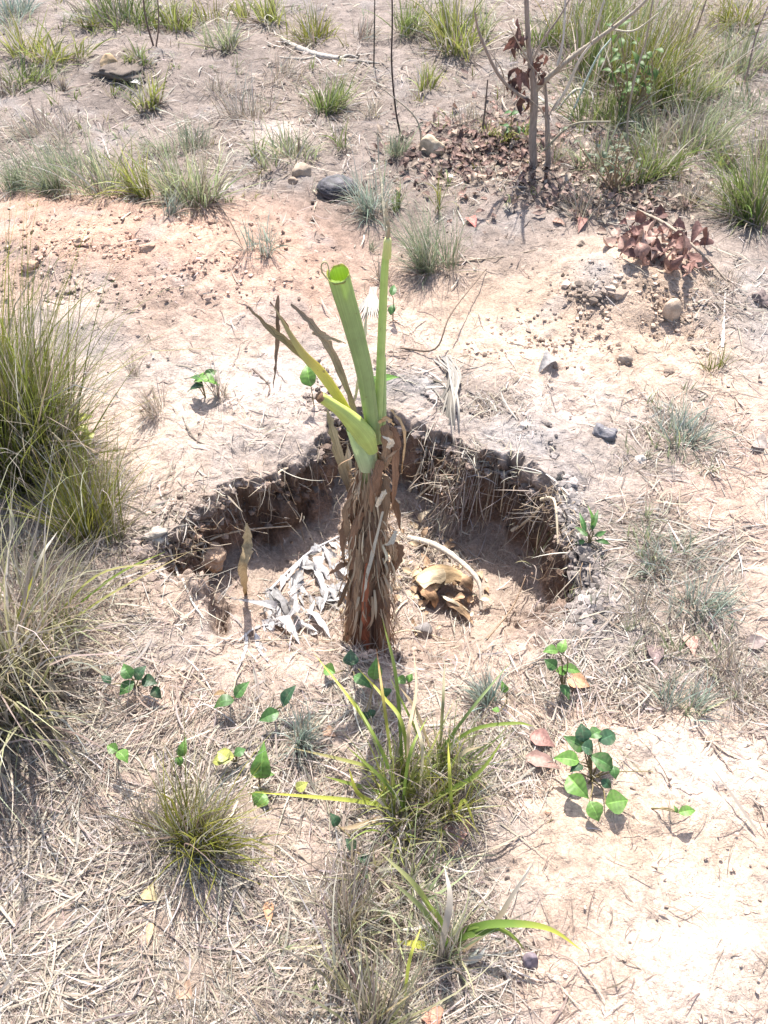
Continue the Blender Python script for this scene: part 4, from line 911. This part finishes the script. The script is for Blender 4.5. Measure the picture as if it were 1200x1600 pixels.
twig([(190,345),(200,335),(235,312)], 2, (0.5,0.42,0.33), 'short straw piece on the spoil mound')
twig([(15,330),(35,318)], 3.2, (0.45,0.38,0.32), 'pale stub of wood on the left spoil mound')
twig([(260,380),(275,400),(286,418)], 1.4, (0.25,0.18,0.14), 'thin twig on the spoil mound')
twig([(508,268),(520,285,0.01),(545,262,0.02)], 1.5, (0.12,0.1,0.09), 'dark thin stick behind the dung pat')

# drooping bundle of grey blades hanging over the back rim
p = G(700,575); o = empty('dead_grass_bundle', p, 'bundle of long grey dead blades drooping over the back rim of the pit', 'dead grass')
for k in range(26):
    x0 = 700 + rng.normal() * 8; x3 = 655 + 62 * rng.random(); y3 = 690 + 60 * rng.random()
    yr = at_z(700, 655)[1]
    P = [G(x0 - 6, 553 + 14 * rng.random(), 0.004), G(708 + rng.normal() * 4, 590, 0.02 + 0.02 * rng.random()), G((x0 + x3) / 2 + 4, 638, 0.03 + 0.02 * rng.random()), at_y(x3, y3, yr - 0.05 - 0.05 * rng.random())]
    V, Fc, CC = blade_geo(P, (2 + 2.5 * rng.random()) * mpp(p), (0.28,0.26,0.235), (0.36,0.32,0.26), k=5, fold=0.4)
    mesh('blade', V, Fc, M_straw, o, CC * (0.75 + 0.4 * rng.random()))
# pale fan behind the shoots
p = G(590,500); o = empty('dead_grass_fan', p, 'pale fan of dead blades lying on sand between the green shoots', 'dead grass')
for k in range(16):
    P = [G(582 + rng.normal()*3, 448, 0.02), G(580 + (k - 8) * 1.6, 472, 0.016), G(576 + (k - 8) * 4.0, 498 + 14 * rng.random(), 0.004)]
    V, Fc, CC = blade_geo(P, 3.0 * mpp(p), (0.34,0.31,0.27), (0.42,0.39,0.34), k=4); mesh('blade', V, Fc, M_straw, o, CC * (0.8 + 0.35 * rng.random()))
# grey crumpled banana leaf left of the stem
p = G(450,950); o = empty('dead_banana_leaf', p, 'crumpled silver grey dead banana leaf on the pit floor left of the stem', 'dead leaf')
rib = [(422,922),(448,895),(485,862),(530,838)]
P = [G(x, y, 0.012) for x, y in rib]; V, Fc, UV = tube_geo(P, [0.0035, 0.0028], 6, 6, 0.2); mesh('midrib', V, Fc, M_bark, o, np.broadcast_to((0.46,0.44,0.43), V.shape).copy(), UV)
RP = catmull(P, 8)
for k in range(90):
    u = rng.random(); b0 = RP[int(u * (len(RP) - 1))].copy(); s = mpp(b0)
    a0 = G(*(np.array((422, 922)) + u * np.array((108, -84)) + np.array((4 - 14 * rng.random(), 0)) + rng.random() ** 1.3 * np.array((-10 + 55 * rng.random() - 40 * (1 - u), 84))), 0.004 + 0.012 * rng.random()) if k > 16 else b0
    an = -0.42 * math.pi + rng.normal() * 0.5; L = (24 + 46 * rng.random()) * s; e = a0 + L * np.array([math.cos(an), math.sin(an), 0]); e[2] = hz(e[0], e[1]) + 0.002 + 0.009 * rng.random()
    V, Fc, CC = leaf_geo(a0, e, (5 + 14 * rng.random() ** 1.5) * s, np.array((0.42,0.405,0.40)) * (0.5 + 0.8 * rng.random()), curl=0.18 * rng.normal(), fold=0.6 * rng.normal(), ragged=0.7, n=7, up=(rng.normal() * 0.5, rng.normal() * 0.5, 1), shape=0.7 + 0.6 * rng.random())
    V[:, 2] = np.maximum(V[:, 2], hz(V[:, 0], V[:, 1]) + 0.001)
    mesh('leaf_shred', V, Fc, M_dead, o, CC)

# fallen branch with dried red leaves
p = G(1010,345); o = empty('leafy_branch', p, 'fallen branch with dried reddish brown leaves on sand at right', 'branch')
P = path([(925,308,0.01),(985,325,0.015),(1040,350,0.03),(1078,380,0.03),(1110,410,0.02),(1135,438,0.01)], 0)
V, Fc, UV = tube_geo(P, [0.006, 0.003], 6, 6, 0.2); mesh('stem', V, Fc, M_bark, o, np.broadcast_to((0.34,0.28,0.22), V.shape).copy(), UV)
for k in range(95):
    if k < 62: cx, cy = 1000 + rng.normal() * 24, 372 + rng.normal() * 20
    else: cx, cy = 1072 + rng.normal() * 22, 398 + rng.normal() * 13
    a0 = G(cx, cy, 0.004 + 0.026 * rng.random()); dr = rng.normal(size=3); dr[2] *= 0.25; dr /= np.linalg.norm(dr); L = 0.03 + 0.035 * rng.random(); e = a0 + dr * L
    e[2] = max(e[2], hz(e[0], e[1]) + 0.004)
    c = np.array(((0.22,0.12,0.10),(0.30,0.185,0.15),(0.14,0.075,0.065),(0.38,0.26,0.21))[rng.integers(0, 4)])
    V, Fc, CC = leaf_geo(a0, e, L * (0.55 + 0.25 * rng.random()), c, curl=0.4 * rng.normal(), fold=0.5 + 0.5 * rng.random(), ragged=0.35, n=6, up=(rng.normal() * 0.8, -0.3, 1)); mesh('leaf', V, Fc, M_dead, o, CC)

# ---------------------------------------------------------------- stones, clods, dung
def ico(sub):
    import bmesh
    bm = bmesh.new(); bmesh.ops.create_icosphere(bm, subdivisions=sub, radius=1); V = np.array([v.co[:] for v in bm.verts]); Fc = np.array([[v.index for v in f.verts] for f in bm.faces]); bm.free(); return V, Fc
I3, I1, I2 = ico(4), ico(1), ico(2)
# crumbs of soil: several sizes, nobody could count them
def crumbs(name, n, smin, smax, px, py, label, dark=0.9):
    B, Fb = I1; Q = G(px, py); x, y, z = Q; s = (smin + (smax - smin) * rng.random(n) ** 3) * (1 + 0.35 * (np.hypot(x, y) - 1.5).clip(0))
    V = B[None] * (1 + 0.35 * rng.normal(size=(n, len(B), 1)) * 0.6) * s[:, None, None] * (np.array([1, 1, 0.7]) * (0.7 + 0.6 * rng.random((n, 1, 3))))
    V = V + np.stack([x, y, z + s * 0.05], -1)[:, None]
    c = soil_col(x, y) * (dark + 0.25 * rng.normal(size=(n, 1))); CC = np.repeat(np.clip(c, 0.04, 0.7)[:, None], len(B), 1)
    Fc = (Fb[None] + (np.arange(n) * len(B))[:, None, None]).reshape(-1, 3)
    o = mesh(name, V.reshape(-1, 3), Fc, M_clod, None, CC.reshape(-1, 3), smooth=False); return tag(o, label, kind='stuff')
def rock(px, py, wpx, hpx, col, label, name='stone', cat='stone', mat=None, seed=0, sink=0.35, cuts=7, group=None, amp=0.12):
    p = G(px, py); s = mpp(p); V = I3[0].copy(); r = np.random.default_rng(seed + int(px))
    for k in range(cuts):
        n = r.normal(size=3); n /= np.linalg.norm(n); c = 0.62 + 0.25 * r.random(); dd = V @ n; V -= np.maximum(dd - c, 0)[:, None] * n
    V *= 1 + amp * fbm(V[:, 0] * 1.0 + seed, V[:, 1] + V[:, 2] * 1.7, 0.8, 4)[:, None]
    if mat is M_clod:
        V *= 1 + 0.16 * fbm(V[:, 0] * 1.3 + V[:, 2] * 2 + seed, V[:, 1] * 1.3 - V[:, 2], 0.3, 4)[:, None]; sink = max(sink, 0.5)
    V *= np.array([wpx * s * 0.55, wpx * s * 0.48, hpx * s * 0.75]); V[:, 2] += hpx * s * 0.75 * (1 - 2 * sink) * 0.7
    cc = np.clip(np.array(col) * (1 + 0.25 * fbm(V[:, 0] * 30, V[:, 1] * 30 + V[:, 2] * 20, 0.6, 3))[:, None], 0.02, 0.8)
    o = mesh(name, V, I3[1], mat or M_stone, None, cc); o.location = tuple(p); return tag(o, label, cat, group)
rock(675,236,36,28,(0.48,0.38,0.27),'pale angular stone at the left of the leaf litter under the sapling')
rock(472,272,26,18,(0.38,0.30,0.23),'small brown stone left of the dark dung pat',seed=3)
rock(458,285,14,9,(0.33,0.25,0.19),'little brown stone just in front of the small brown one',seed=4)
rock(1048,490,25,28,(0.46,0.35,0.26),'rounded tan stone at the broken edge of the right mound',seed=5,cuts=3)
rock(1190,470,26,22,(0.18,0.14,0.13),'dark clod at the right picture edge',name='soil_clod',cat='soil clod',mat=M_clod,amp=0.5)
n = 260; crumbs('clod_crumbs', n, 0.004, 0.016, 936 + 17 * rng.normal(size=n), 452 + 6 * rng.normal(size=n), 'grey crumbling lumps of soil in front of the red leafy branch', 0.8)
rock(943,682,34,26,(0.18,0.17,0.18),'dark grey lump on pale sand right of the pit',name='soil_clod',cat='soil clod',mat=M_clod,amp=0.5,seed=6)
rock(976,562,20,13,(0.36,0.29,0.23),'flat brown clod on cream sand above the pale patch',name='soil_clod',cat='soil clod',mat=M_clod,seed=7)
rock(1045,580,18,9,(0.30,0.23,0.18),'low brown clod left of the small low green tuft',name='soil_clod',cat='soil clod',mat=M_clod,seed=8)
rock(908,384,12,11,(0.24,0.19,0.15),'small dark clod on sand left of the red leafy branch',name='soil_clod',cat='soil clod',mat=M_clod,seed=9)
rock(188,110,62,12,(0.16,0.13,0.11),'dark lump of earth in the upper left',name='earth_lump',cat='soil clod',mat=M_clod,amp=0.5,seed=11,sink=0.45)
rock(172,104,22,18,(0.42,0.30,0.18),'orange-brown stone stuck on the dark earth lump',seed=12)
rock(230,388,22,13,(0.44,0.30,0.22),'pink clod on the spoil mound',name='soil_clod',cat='soil clod',mat=M_clod,seed=13,amp=0.4)
rock(122,378,18,10,(0.44,0.30,0.22),'pink clod at the left of the spoil mound',name='soil_clod',cat='soil clod',mat=M_clod,seed=14,amp=0.4)
rock(45,415,26,12,(0.40,0.27,0.20),'broad pink clod near the left picture edge',name='soil_clod',cat='soil clod',mat=M_clod,seed=15,amp=0.5)
rock(330,348,16,9,(0.36,0.24,0.18),'brown clod behind the spoil mound beside the dense tuft',name='soil_clod',cat='soil clod',mat=M_clod,seed=16)
rock(1000,600+120,18,12,(0.55,0.5,0.44),'pale clod on the white sand right of the pit',name='soil_clod',cat='soil clod',mat=M_clod,seed=17)
rock(862,742,40,22,(0.36,0.34,0.33),'grey crumbling clod on the back right rim',name='soil_clod',cat='soil clod',mat=M_clod,seed=18,amp=0.5)
rock(335,868,46,30,(0.44,0.31,0.22),'crumbling brown clod on the left pit corner',name='soil_clod',cat='soil clod',mat=M_clod,seed=19,amp=0.5)
rock(240,838,34,24,(0.40,0.36,0.31),'grey clod at the very left tip of the pit',name='soil_clod',cat='soil clod',mat=M_clod,seed=20,amp=0.5)
rock(660,985,28,16,(0.22,0.2,0.19),'flat dark stone on the pit floor below the curled sheath',seed=21)
rock(828,1502,20,24,(0.25,0.2,0.22),'withered purple bud on sand at the bottom right',name='withered_bud',cat='bud',seed=22,cuts=2,mat=M_dead)
rock(856,1270,9,7,(0.52,0.30,0.20),'tiny orange pebble left of the largest seedling',seed=23)
# dung pat: a squat ridged heap
p = G(528,300); s = mpp(p); V = I3[0].copy()
lat = V[:, 2] * 1.0 + 0.10 * V[:, 0] + 0.16 * fbm(V[:, 0], V[:, 1] * 1.2, 0.6, 4)
V *= (1 + 0.085 * np.sin(lat * 27) * (1 - 0.5 * np.abs(V[:, 0])) + 0.08 * fbm(V[:, 0], V[:, 1] + V[:, 2], 0.9, 3))[:, None]
V *= np.array([30 * s, 26 * s, 15 * s]); V[:, 2] += 6 * s
cc = np.clip(np.array((0.06, 0.055, 0.062)) * (1 + 0.75 * np.sin(lat * 27)[:, None]), 0.01, 0.3)
o = mesh('dung_pat', V, I3[1], M_dung, None, cc); o.location = tuple(p); tag(o, 'dark dried dung pat with coiled ridges behind the banana plant', 'dung')

def pxs(n, x0=-150, x1=1350, y0=5, y1=1660): return x0 + (x1 - x0) * rng.random(n), y0 + (y1 - y0) * rng.random(n)
a, b = pxs(5200); crumbs('soil_crumbs', 5200, 0.001, 0.0055, a, b, 'small crumbs of soil scattered over the sand')
n = 1900; crumbs('spoil_crumbs', n, 0.001, 0.0065, 190 + 150 * rng.normal(size=n), 395 + 45 * rng.normal(size=n), 'pink crumbs on the left spoil mound', 0.92)
n = 1300; k = rng.integers(0, 3, n); cx = np.array([950, 1040, 880])[k]; cy = np.array([455, 490, 540])[k]
crumbs('mound_crumbs', n, 0.001, 0.007, cx + 70 * rng.normal(size=n), cy + 22 * rng.normal(size=n), 'crumbs of soil around the right mound', 0.8)
# rim and wall crumbs
n = 5200; i = rng.integers(0, 18, n); f = rng.random(n); R0 = np.array(RIM, float); q = R0[i] * (1 - f[:, None]) + R0[(i + 1) % len(R0)] * f[:, None]
crumbs('rim_crumbs', n, 0.002, 0.013, q[:, 0] + 12 * rng.normal(size=n), q[:, 1] + 4 + 30 * rng.normal(size=n), 'loose crumbs of soil on the rim and walls of the pit', 0.8)

n = 700; crumbs('foot_crumbs', n, 0.0015, 0.009, 574 + 40 * rng.normal(size=n), 1012 + 9 * rng.normal(size=n), 'soil crumbs heaped round the foot of the banana stem', 0.8)
# ---------------------------------------------------------------- roots in the pit walls
A = Acc()
for k in range(300):
    i = [0,1,3,4,4,5,6,9,10,11,12,13,13,14,14,15,15,16][rng.integers(0, 18)]; f = rng.random(); a0, b0 = R0[i], R0[i + 1]; x = a0[0] * (1 - f) + b0[0] * f; y = a0[1] * (1 - f) + b0[1] * f
    p0 = G(x + rng.normal() * 4, y + rng.normal() * 10 - 4, 0.002); L = 0.03 + 0.10 * rng.random() ** 1.5; out = np.array([rng.normal() * 0.7, -0.9 - 0.5 * rng.random(), 0]); out /= np.linalg.norm(out)
    p1 = p0 + out * L * 0.35 + np.array([0, 0, 0.005 - 0.02 * rng.random()]); p2 = p0 + out * L * (0.45 + 0.3 * rng.random()) + np.array([rng.normal() * 0.02, 0, -L * (0.3 + 0.6 * rng.random())])
    p3 = p2 + np.array([rng.normal() * 0.03, rng.normal() * 0.01, -0.02 * rng.random()])
    V, Fc, UV = tube_geo([p0, p1, p2, p3], [0.0009 + 0.0007 * rng.random(), 0.0005], 4, 3); c = np.array(((0.40,0.31,0.22),(0.52,0.44,0.34),(0.28,0.2,0.13))[rng.integers(0, 3)])
    A.add(V, Fc, c)
for k in range(200):                          # wiry tangle on the walls
    x = 290 + 600 * rng.random(); fy = np.interp(x, [290, 345, 455, 503, 600, 700, 800, 890], [830, 800, 760, 700, 690, 730, 770, 830]); p0 = G(x, fy + rng.normal() * 24, 0.006)
    Pp = [p0]
    dr = rng.normal(size=3) * np.array([1, 0.35, 0.7]); dr /= np.linalg.norm(dr)
    for j in range(3): dr = dr + 0.6 * rng.normal(size=3); dr /= np.linalg.norm(dr); Pp.append(Pp[-1] + dr * 0.022)
    V, Fc, UV = tube_geo(Pp, [0.0008, 0.0005], 4, 3); A.add(V, Fc, (0.42, 0.32, 0.22))
tag(A.build('wall_roots', M_root), 'tangle of fine roots hanging from the pit walls', kind='stuff')
for pts, r, lab in [
  ([(845,782,0.0),(860,778,0.05),(868,790,0.05),(872,850,0.01)], 3.0, 'arching pale root tip at the back right of the pit'),
  ([(800,830,0.0),(825,812,0.03),(850,788,0.05)], 3.2, 'straight pale root leaning on the back right wall'),
  ([(810,800,0.02),(850,812,0.02),(878,812,0.0)], 1.8, 'thin root crossing the straight pale one'),
  ([(686,728,0.0),(700,742,0.02),(732,758,0.01)], 2.4, 'white bent root on the back wall right of the stem'),
  ([(650,780,0.0),(690,745,0.03),(728,722,0.02)], 1.8, 'long dry root crossing the back wall'),
  ([(640,770,0.0),(660,720,0.04),(690,650,0.03)], 1.8, 'upright dry root beside the drooping grey bundle'),
  ([(775,700,0.01),(788,740,0.02),(782,800,0.01)], 1.6, 'fine root hanging down the right wall'),
  ([(432,745,0.01),(440,735,0.02),(460,728,0.01)], 2.2, 'short pale root on the back left wall'),
  ([(785,640,0.0),(785,680,0.01),(790,715,0.01)], 3.0, 'grey dead stalk on the back right rim'),
  ([(260,850,0.0),(300,866,0.02),(340,880,0.0)], 2.0, 'thin root bridging the left tip of the pit')]:
    twig(pts, r, (0.55, 0.46, 0.33), lab, name='dry_root', cat='root', mat=M_root, group='dry roots sticking out of the pit walls')

# ---------------------------------------------------------------- dead sapling
p = G(845,262); YS = float(p[1]); sap = empty('dead_sapling', p, 'leafless grey sapling with a few hanging brown leaves near the top edge', 'sapling')
def SPt(x, y, dy=0): return at_y(x, y, YS + dy)
def limb(pts, r, col=(0.30,0.24,0.20), name='branch', dy=0.0):
    P = [SPt(x, y, dy * i) for i, (x, y) in enumerate(pts)]; s = mpp(p); V, Fc, UV = tube_geo(P, np.array(r) * s * 0.78, 8, 6, 0.15); mesh(name, V, Fc, M_bark, sap, np.broadcast_to(col, V.shape).copy(), UV)
limb([(836,270),(832,220),(835,150),(829,100),(824,40),(822,-60),(826,-160)], [6.5,7,6.5,4.5,4,3,2], name='trunk')
limb([(858,272),(856,235),(855,190),(852,130)], [6,5,4,2], name='trunk')
limb([(837,140),(860,118),(900,85),(935,60),(1000,10),(1060,-60)], [5,4.5,4,3.5,2.5,1.5], (0.34,0.29,0.23), dy=-0.02)
limb([(832,160),(800,140),(775,110),(750,55),(742,20)], [3.5,3,2.5,1.5], dy=-0.02)
limb([(850,235),(880,205),(905,192),(955,190)], [2.5,2,2,1.5], (0.3,0.27,0.2), dy=-0.03)
limb([(864,172),(885,140),(905,95),(925,68)], [3,3,2.5,2], (0.55,0.5,0.42), dy=-0.03)
limb([(925,62),(935,30),(950,-20)], [2.5,1.5], (0.5,0.45,0.38)); limb([(870,110),(880,60),(885,-30)], [3,2,1.5], (0.5,0.46,0.42)); limb([(829,100),(850,60),(875,25),(900,-20)], [2,1.8,1.2])
limb([(826,262),(832,250),(838,262),(845,280)], [3,2], (0.45,0.4,0.34), name='root')
limb([(950,45),(990,48),(1030,20)], [2,1.2], (0.45,0.4,0.3)); limb([(905,82),(912,60),(905,30)], [1.8,1.2], (0.45,0.4,0.3))
for k in range(26):
    bx, by = [(829,100),(835,150),(860,118),(880,100),(900,85),(855,190),(852,150),(790,132),(825,60),(905,95),(940,58)][k % 11]
    dx, dy_ = rng.normal() * 45, -20 - 50 * rng.random(); m1 = (bx + dx * 0.5 + rng.normal() * 6, by + dy_ * 0.5)
    limb([(bx, by), m1, (bx + dx, by + dy_)], [1.5, 1.0, 0.5], (0.36, 0.30, 0.24), 'twig', dy=rng.normal() * 0.05)
for k in range(48):
    x, y = [(819,45),(813,108),(806,128),(816,150),(838,95),(808,60),(842,105)][k % 7]; q = SPt(x + rng.normal() * 7, y + rng.normal() * 8, rng.normal() * 0.03)
    dr = np.array([rng.normal() * 0.5, rng.normal() * 0.5, -1]); dr /= np.linalg.norm(dr); L = 0.03 + 0.03 * rng.random()
    V, Fc, CC = leaf_geo(q, q + dr * L, L * 0.4, np.array(((0.13,0.07,0.055),(0.2,0.10,0.08),(0.09,0.05,0.045))[k % 3]), curl=0.3 * rng.normal(), fold=0.6, ragged=0.3, n=5, up=(rng.normal(), -1, 0.2)); mesh('leaf', V, Fc, M_dead, sap, CC)
# thin upright stems near the top
def stem(pts, r, col, label, name='bare_stem', cat='plant stem'):
    p0 = G(*pts[0]); P = [at_y(x, y, p0[1] + 0.01 * i) for i, (x, y) in enumerate(pts)]; P[0] = p0 - np.array([0, 0, 0.005]); s = mpp(p0)
    V, Fc, UV = tube_geo(P, np.array([r, r * 0.6]) * s, 6, 6, 0.15); o = mesh(name, V - p0, Fc, M_bark, None, np.broadcast_to(col, V.shape).copy(), UV); o.location = tuple(p0); return tag(o, label, cat, 'bare upright stems in the far grass')
stem([(626,210),(618,170),(612,100),(613,30),(611,-80)], 1.5, (0.07,0.05,0.045), 'thin black upright stem left of the sapling')
stem([(584,105),(585,50),(586,-40)], 1.1, (0.07,0.06,0.05), 'short dark stem crossing the fallen grey branch')
stem([(240,72),(228,30),(222,-20)], 1.5, (0.16,0.11,0.09), 'left one of two brown stems at the top left')
stem([(243,74),(248,40),(246,-10)], 1.2, (0.2,0.14,0.11), 'right one of two brown stems at the top left')
stem([(752,215),(758,170),(762,125)], 1.6, (0.16,0.12,0.1), 'thin brown stem left of the sapling trunk')
stem([(985,260),(980,200),(990,130),(1010,60),(1020,0)], 1.7, (0.35,0.28,0.22), 'tall brown stem inside the grass right of the sapling')
stem([(1070,85),(1090,40),(1110,-20)], 1.6, (0.28,0.2,0.17), 'leaning brown stem near the top right corner')
stem([(1165,130),(1180,60),(1200,10)], 1.4, (0.3,0.22,0.2), 'leaning thin stem at the right picture edge')
stem([(890,185),(930,95),(955,60)], 1.7, (0.5,0.56,0.48), 'pale leaning stalk right of the sapling')
stem([(660,235),(650,185),(600,140)], 1.5, (0.4,0.34,0.26), 'thin straw stem leaning left of the pale stone')

# ---------------------------------------------------------------- litter
def litter(name, N, lmin, lmax, wid, label, x0=-160, x1=1360, y0=2, y1=1680, dens=density, cols=STRAW * 0.86, pile=0.010, seg=4, dm=1.6):
    x, y = x0 + (x1 - x0) * rng.random(N), y0 + (y1 - y0) * rng.random(N); k = rng.random(N) * dm < dens(x, y); x, y = x[k], y[k]; n = len(x)
    P = G(x, y).T.copy(); sc = 1 + 0.45 * (np.hypot(P[:, 0], P[:, 1]) - 1.2).clip(0)
    L = (lmin + (lmax - lmin) * rng.random(n) ** 2) * sc ** 0.35; flow = 9.0 * fbm(P[:, 0], P[:, 1], 0.35, 2, off=2.6); faz = np.where(rng.random(n) < 0.6, flow + 0.55 * rng.normal(size=n) + np.pi * (rng.random(n) < 0.5), rng.random(n) * 6.283); P[:, 2] += pile * rng.random(n) ** 2
    lean = np.pi / 2 + rng.normal(size=n) * 0.10 - 0.22 * (rng.random(n) < 0.18); bend = rng.normal(size=n) * 0.35 + 0.15
    c = jitter(cols[rng.integers(0, len(cols), n)], n, 0.2, 0.04); mx_ = 0.4 * rng.random((n, 1)); c = c * (1 - mx_) + soil_col(P[:, 0], P[:, 1]) * 0.85 * mx_
    V, Fc, CC = ribbons(P, faz, lean, bend, L, wid * (0.35 + 1.3 * rng.random(n) ** 2.2) * sc ** 0.5, seg, c, c * 1.05, roll=rng.normal(size=n) * 0.5, drift=rng.normal(size=n) * 0.55, wexp=3.0)
    o = mesh(name, V, Fc, M_straw, None, CC); tag(o, label, kind='stuff'); return o
litter('straw_litter', 120000, 0.02, 0.10, 0.0026, 'thick litter of dry straw pieces covering the ground')
litter('fine_straw_litter', 110000, 0.012, 0.05, 0.0014, 'short fine bits of dry straw over the ground', pile=0.006, seg=3)
litter('long_straw', 2600, 0.08, 0.18, 0.0034, 'long straws lying across the litter', pile=0.02, seg=6)
DK = np.array(((0.16,0.12,0.09),(0.22,0.17,0.13),(0.12,0.085,0.07)))
litter('dark_twig_litter', 26000, 0.015, 0.08, 0.0016, 'dark bits of twig and rotten straw on the ground', cols=DK, dens=lambda x, y: 0.2 + 0.6 * density(x, y) + 0.9 * sst(330, 200, y))
# sparse straw where the picture does not look
N = 9000; x = -3 + 6 * rng.random(N); y = -0.8 + 7.8 * rng.random(N); k = (np.abs(x) > 0.55 * np.hypot(y, 1.2)) | (y < 0.3); x, y = x[k], y[k]; n = len(x)
P = np.stack([x, y, hz(x, y) + 0.004 * rng.random(n)], -1); c = jitter(STRAW[rng.integers(0, 5, n)], n)
V, Fc, CC = ribbons(P, rng.random(n) * 6.283, np.pi / 2 + rng.normal(size=n) * 0.15, rng.normal(size=n) * 0.3, 0.03 + 0.1 * rng.random(n), 0.002 + 0 * x, 4, c, c, drift=rng.normal(size=n))
tag(mesh('straw_at_the_sides', V, Fc, M_straw, None, CC), 'scattered straw at the sides', kind='stuff')
# short green and grey grass growing between the tufts
def ground_grass():
    A = Acc()
    N = 1150
    x = -100 + 1400 * rng.random(N); y = 5 + 320 * rng.random(N); k_ = rng.random(N) < 0.4; x[k_] = 900 + 330 * rng.random(k_.sum())
    for k in range(N):
        if rng.random() > 0.45 + 0.5 * (x[k] > 850): continue
        kind = ('fine', 'dry', 'olive', 'green', 'pale')[rng.integers(0, 5)]
        V, Fc, CC = tuft_geo(x[k], y[k], 10 + 12 * rng.random(), 10 + 20 * rng.random(), kind, 9, 1.0); A.add(V, Fc); A.C[-1] = CC
    for k in range(150):
        x_, y_ = [(1060,690),(1060,900),(1085,1040),(640,1320),(560,1500),(300,1560),(60,900),(130,1150),(980,870),(480,1480)][k % 10]
        V, Fc, CC = tuft_geo(x_ + 60 * rng.normal(), y_ + 36 * rng.normal(), 16, 22 + 20 * rng.random(), ('fine', 'dry', 'pale', 'dry')[k % 4], 14, 1.2); A.add(V, Fc); A.C[-1] = CC
    tag(A.build('short_grass', M_grass), 'short sparse grass growing between the tufts', kind='stuff')
ground_grass()
# brown leaf litter under the sapling
def leaf_litter(N, cx, cy, sx, sy, smin, smax, name, label, cols):
    x = cx + sx * rng.normal(size=N); y = np.clip(cy + sy * rng.normal(size=N), 5, 1650); P = G(x, y).T; A = Acc()
    for k in range(N):
        L = smin + (smax - smin) * rng.random(); a = rng.random() * 6.283; q = P[k] + np.array([0, 0, 0.002 + 0.02 * rng.random()]); e = q + np.array([math.cos(a) * L, math.sin(a) * L, 0.4 * L * rng.normal()]); e[2] = max(e[2], hz(e[0], e[1]) + 0.003)
        V, Fc, CC = leaf_geo(q, e, L * 0.5, np.array(cols[rng.integers(0, len(cols))]) * (0.7 + 0.6 * rng.random()), curl=0.25 * rng.normal(), fold=0.5, ragged=0.3, n=4); A.add(V, Fc); A.C[-1] = CC
    tag(A.build(name, M_dead), label, kind='stuff')
leaf_litter(800, 770, 238, 80, 34, 0.015, 0.045, 'brown_leaf_litter', 'dark brown leaf litter under the dead sapling', [(0.16,0.10,0.08),(0.24,0.15,0.12),(0.11,0.07,0.06),(0.34,0.26,0.2)])
leaf_litter(420, 960, 300, 80, 26, 0.015, 0.04, 'mixed_leaf_litter', 'mixed brown leaf and twig litter right of the sapling', [(0.17,0.115,0.09),(0.25,0.17,0.14),(0.13,0.09,0.07),(0.34,0.28,0.22)])
leaf_litter(90, 650, 905, 60, 45, 0.015, 0.035, 'sheath_litter', 'tan shreds of dead sheath on the pit floor around the stem', [(0.45,0.34,0.22),(0.36,0.24,0.15),(0.55,0.45,0.32)])
leaf_litter(260, 420, 300, 300, 150, 0.008, 0.02, 'leaf_scraps', 'small scraps of leaf in the far ground', [(0.3,0.22,0.17),(0.45,0.38,0.3),(0.18,0.13,0.1)])
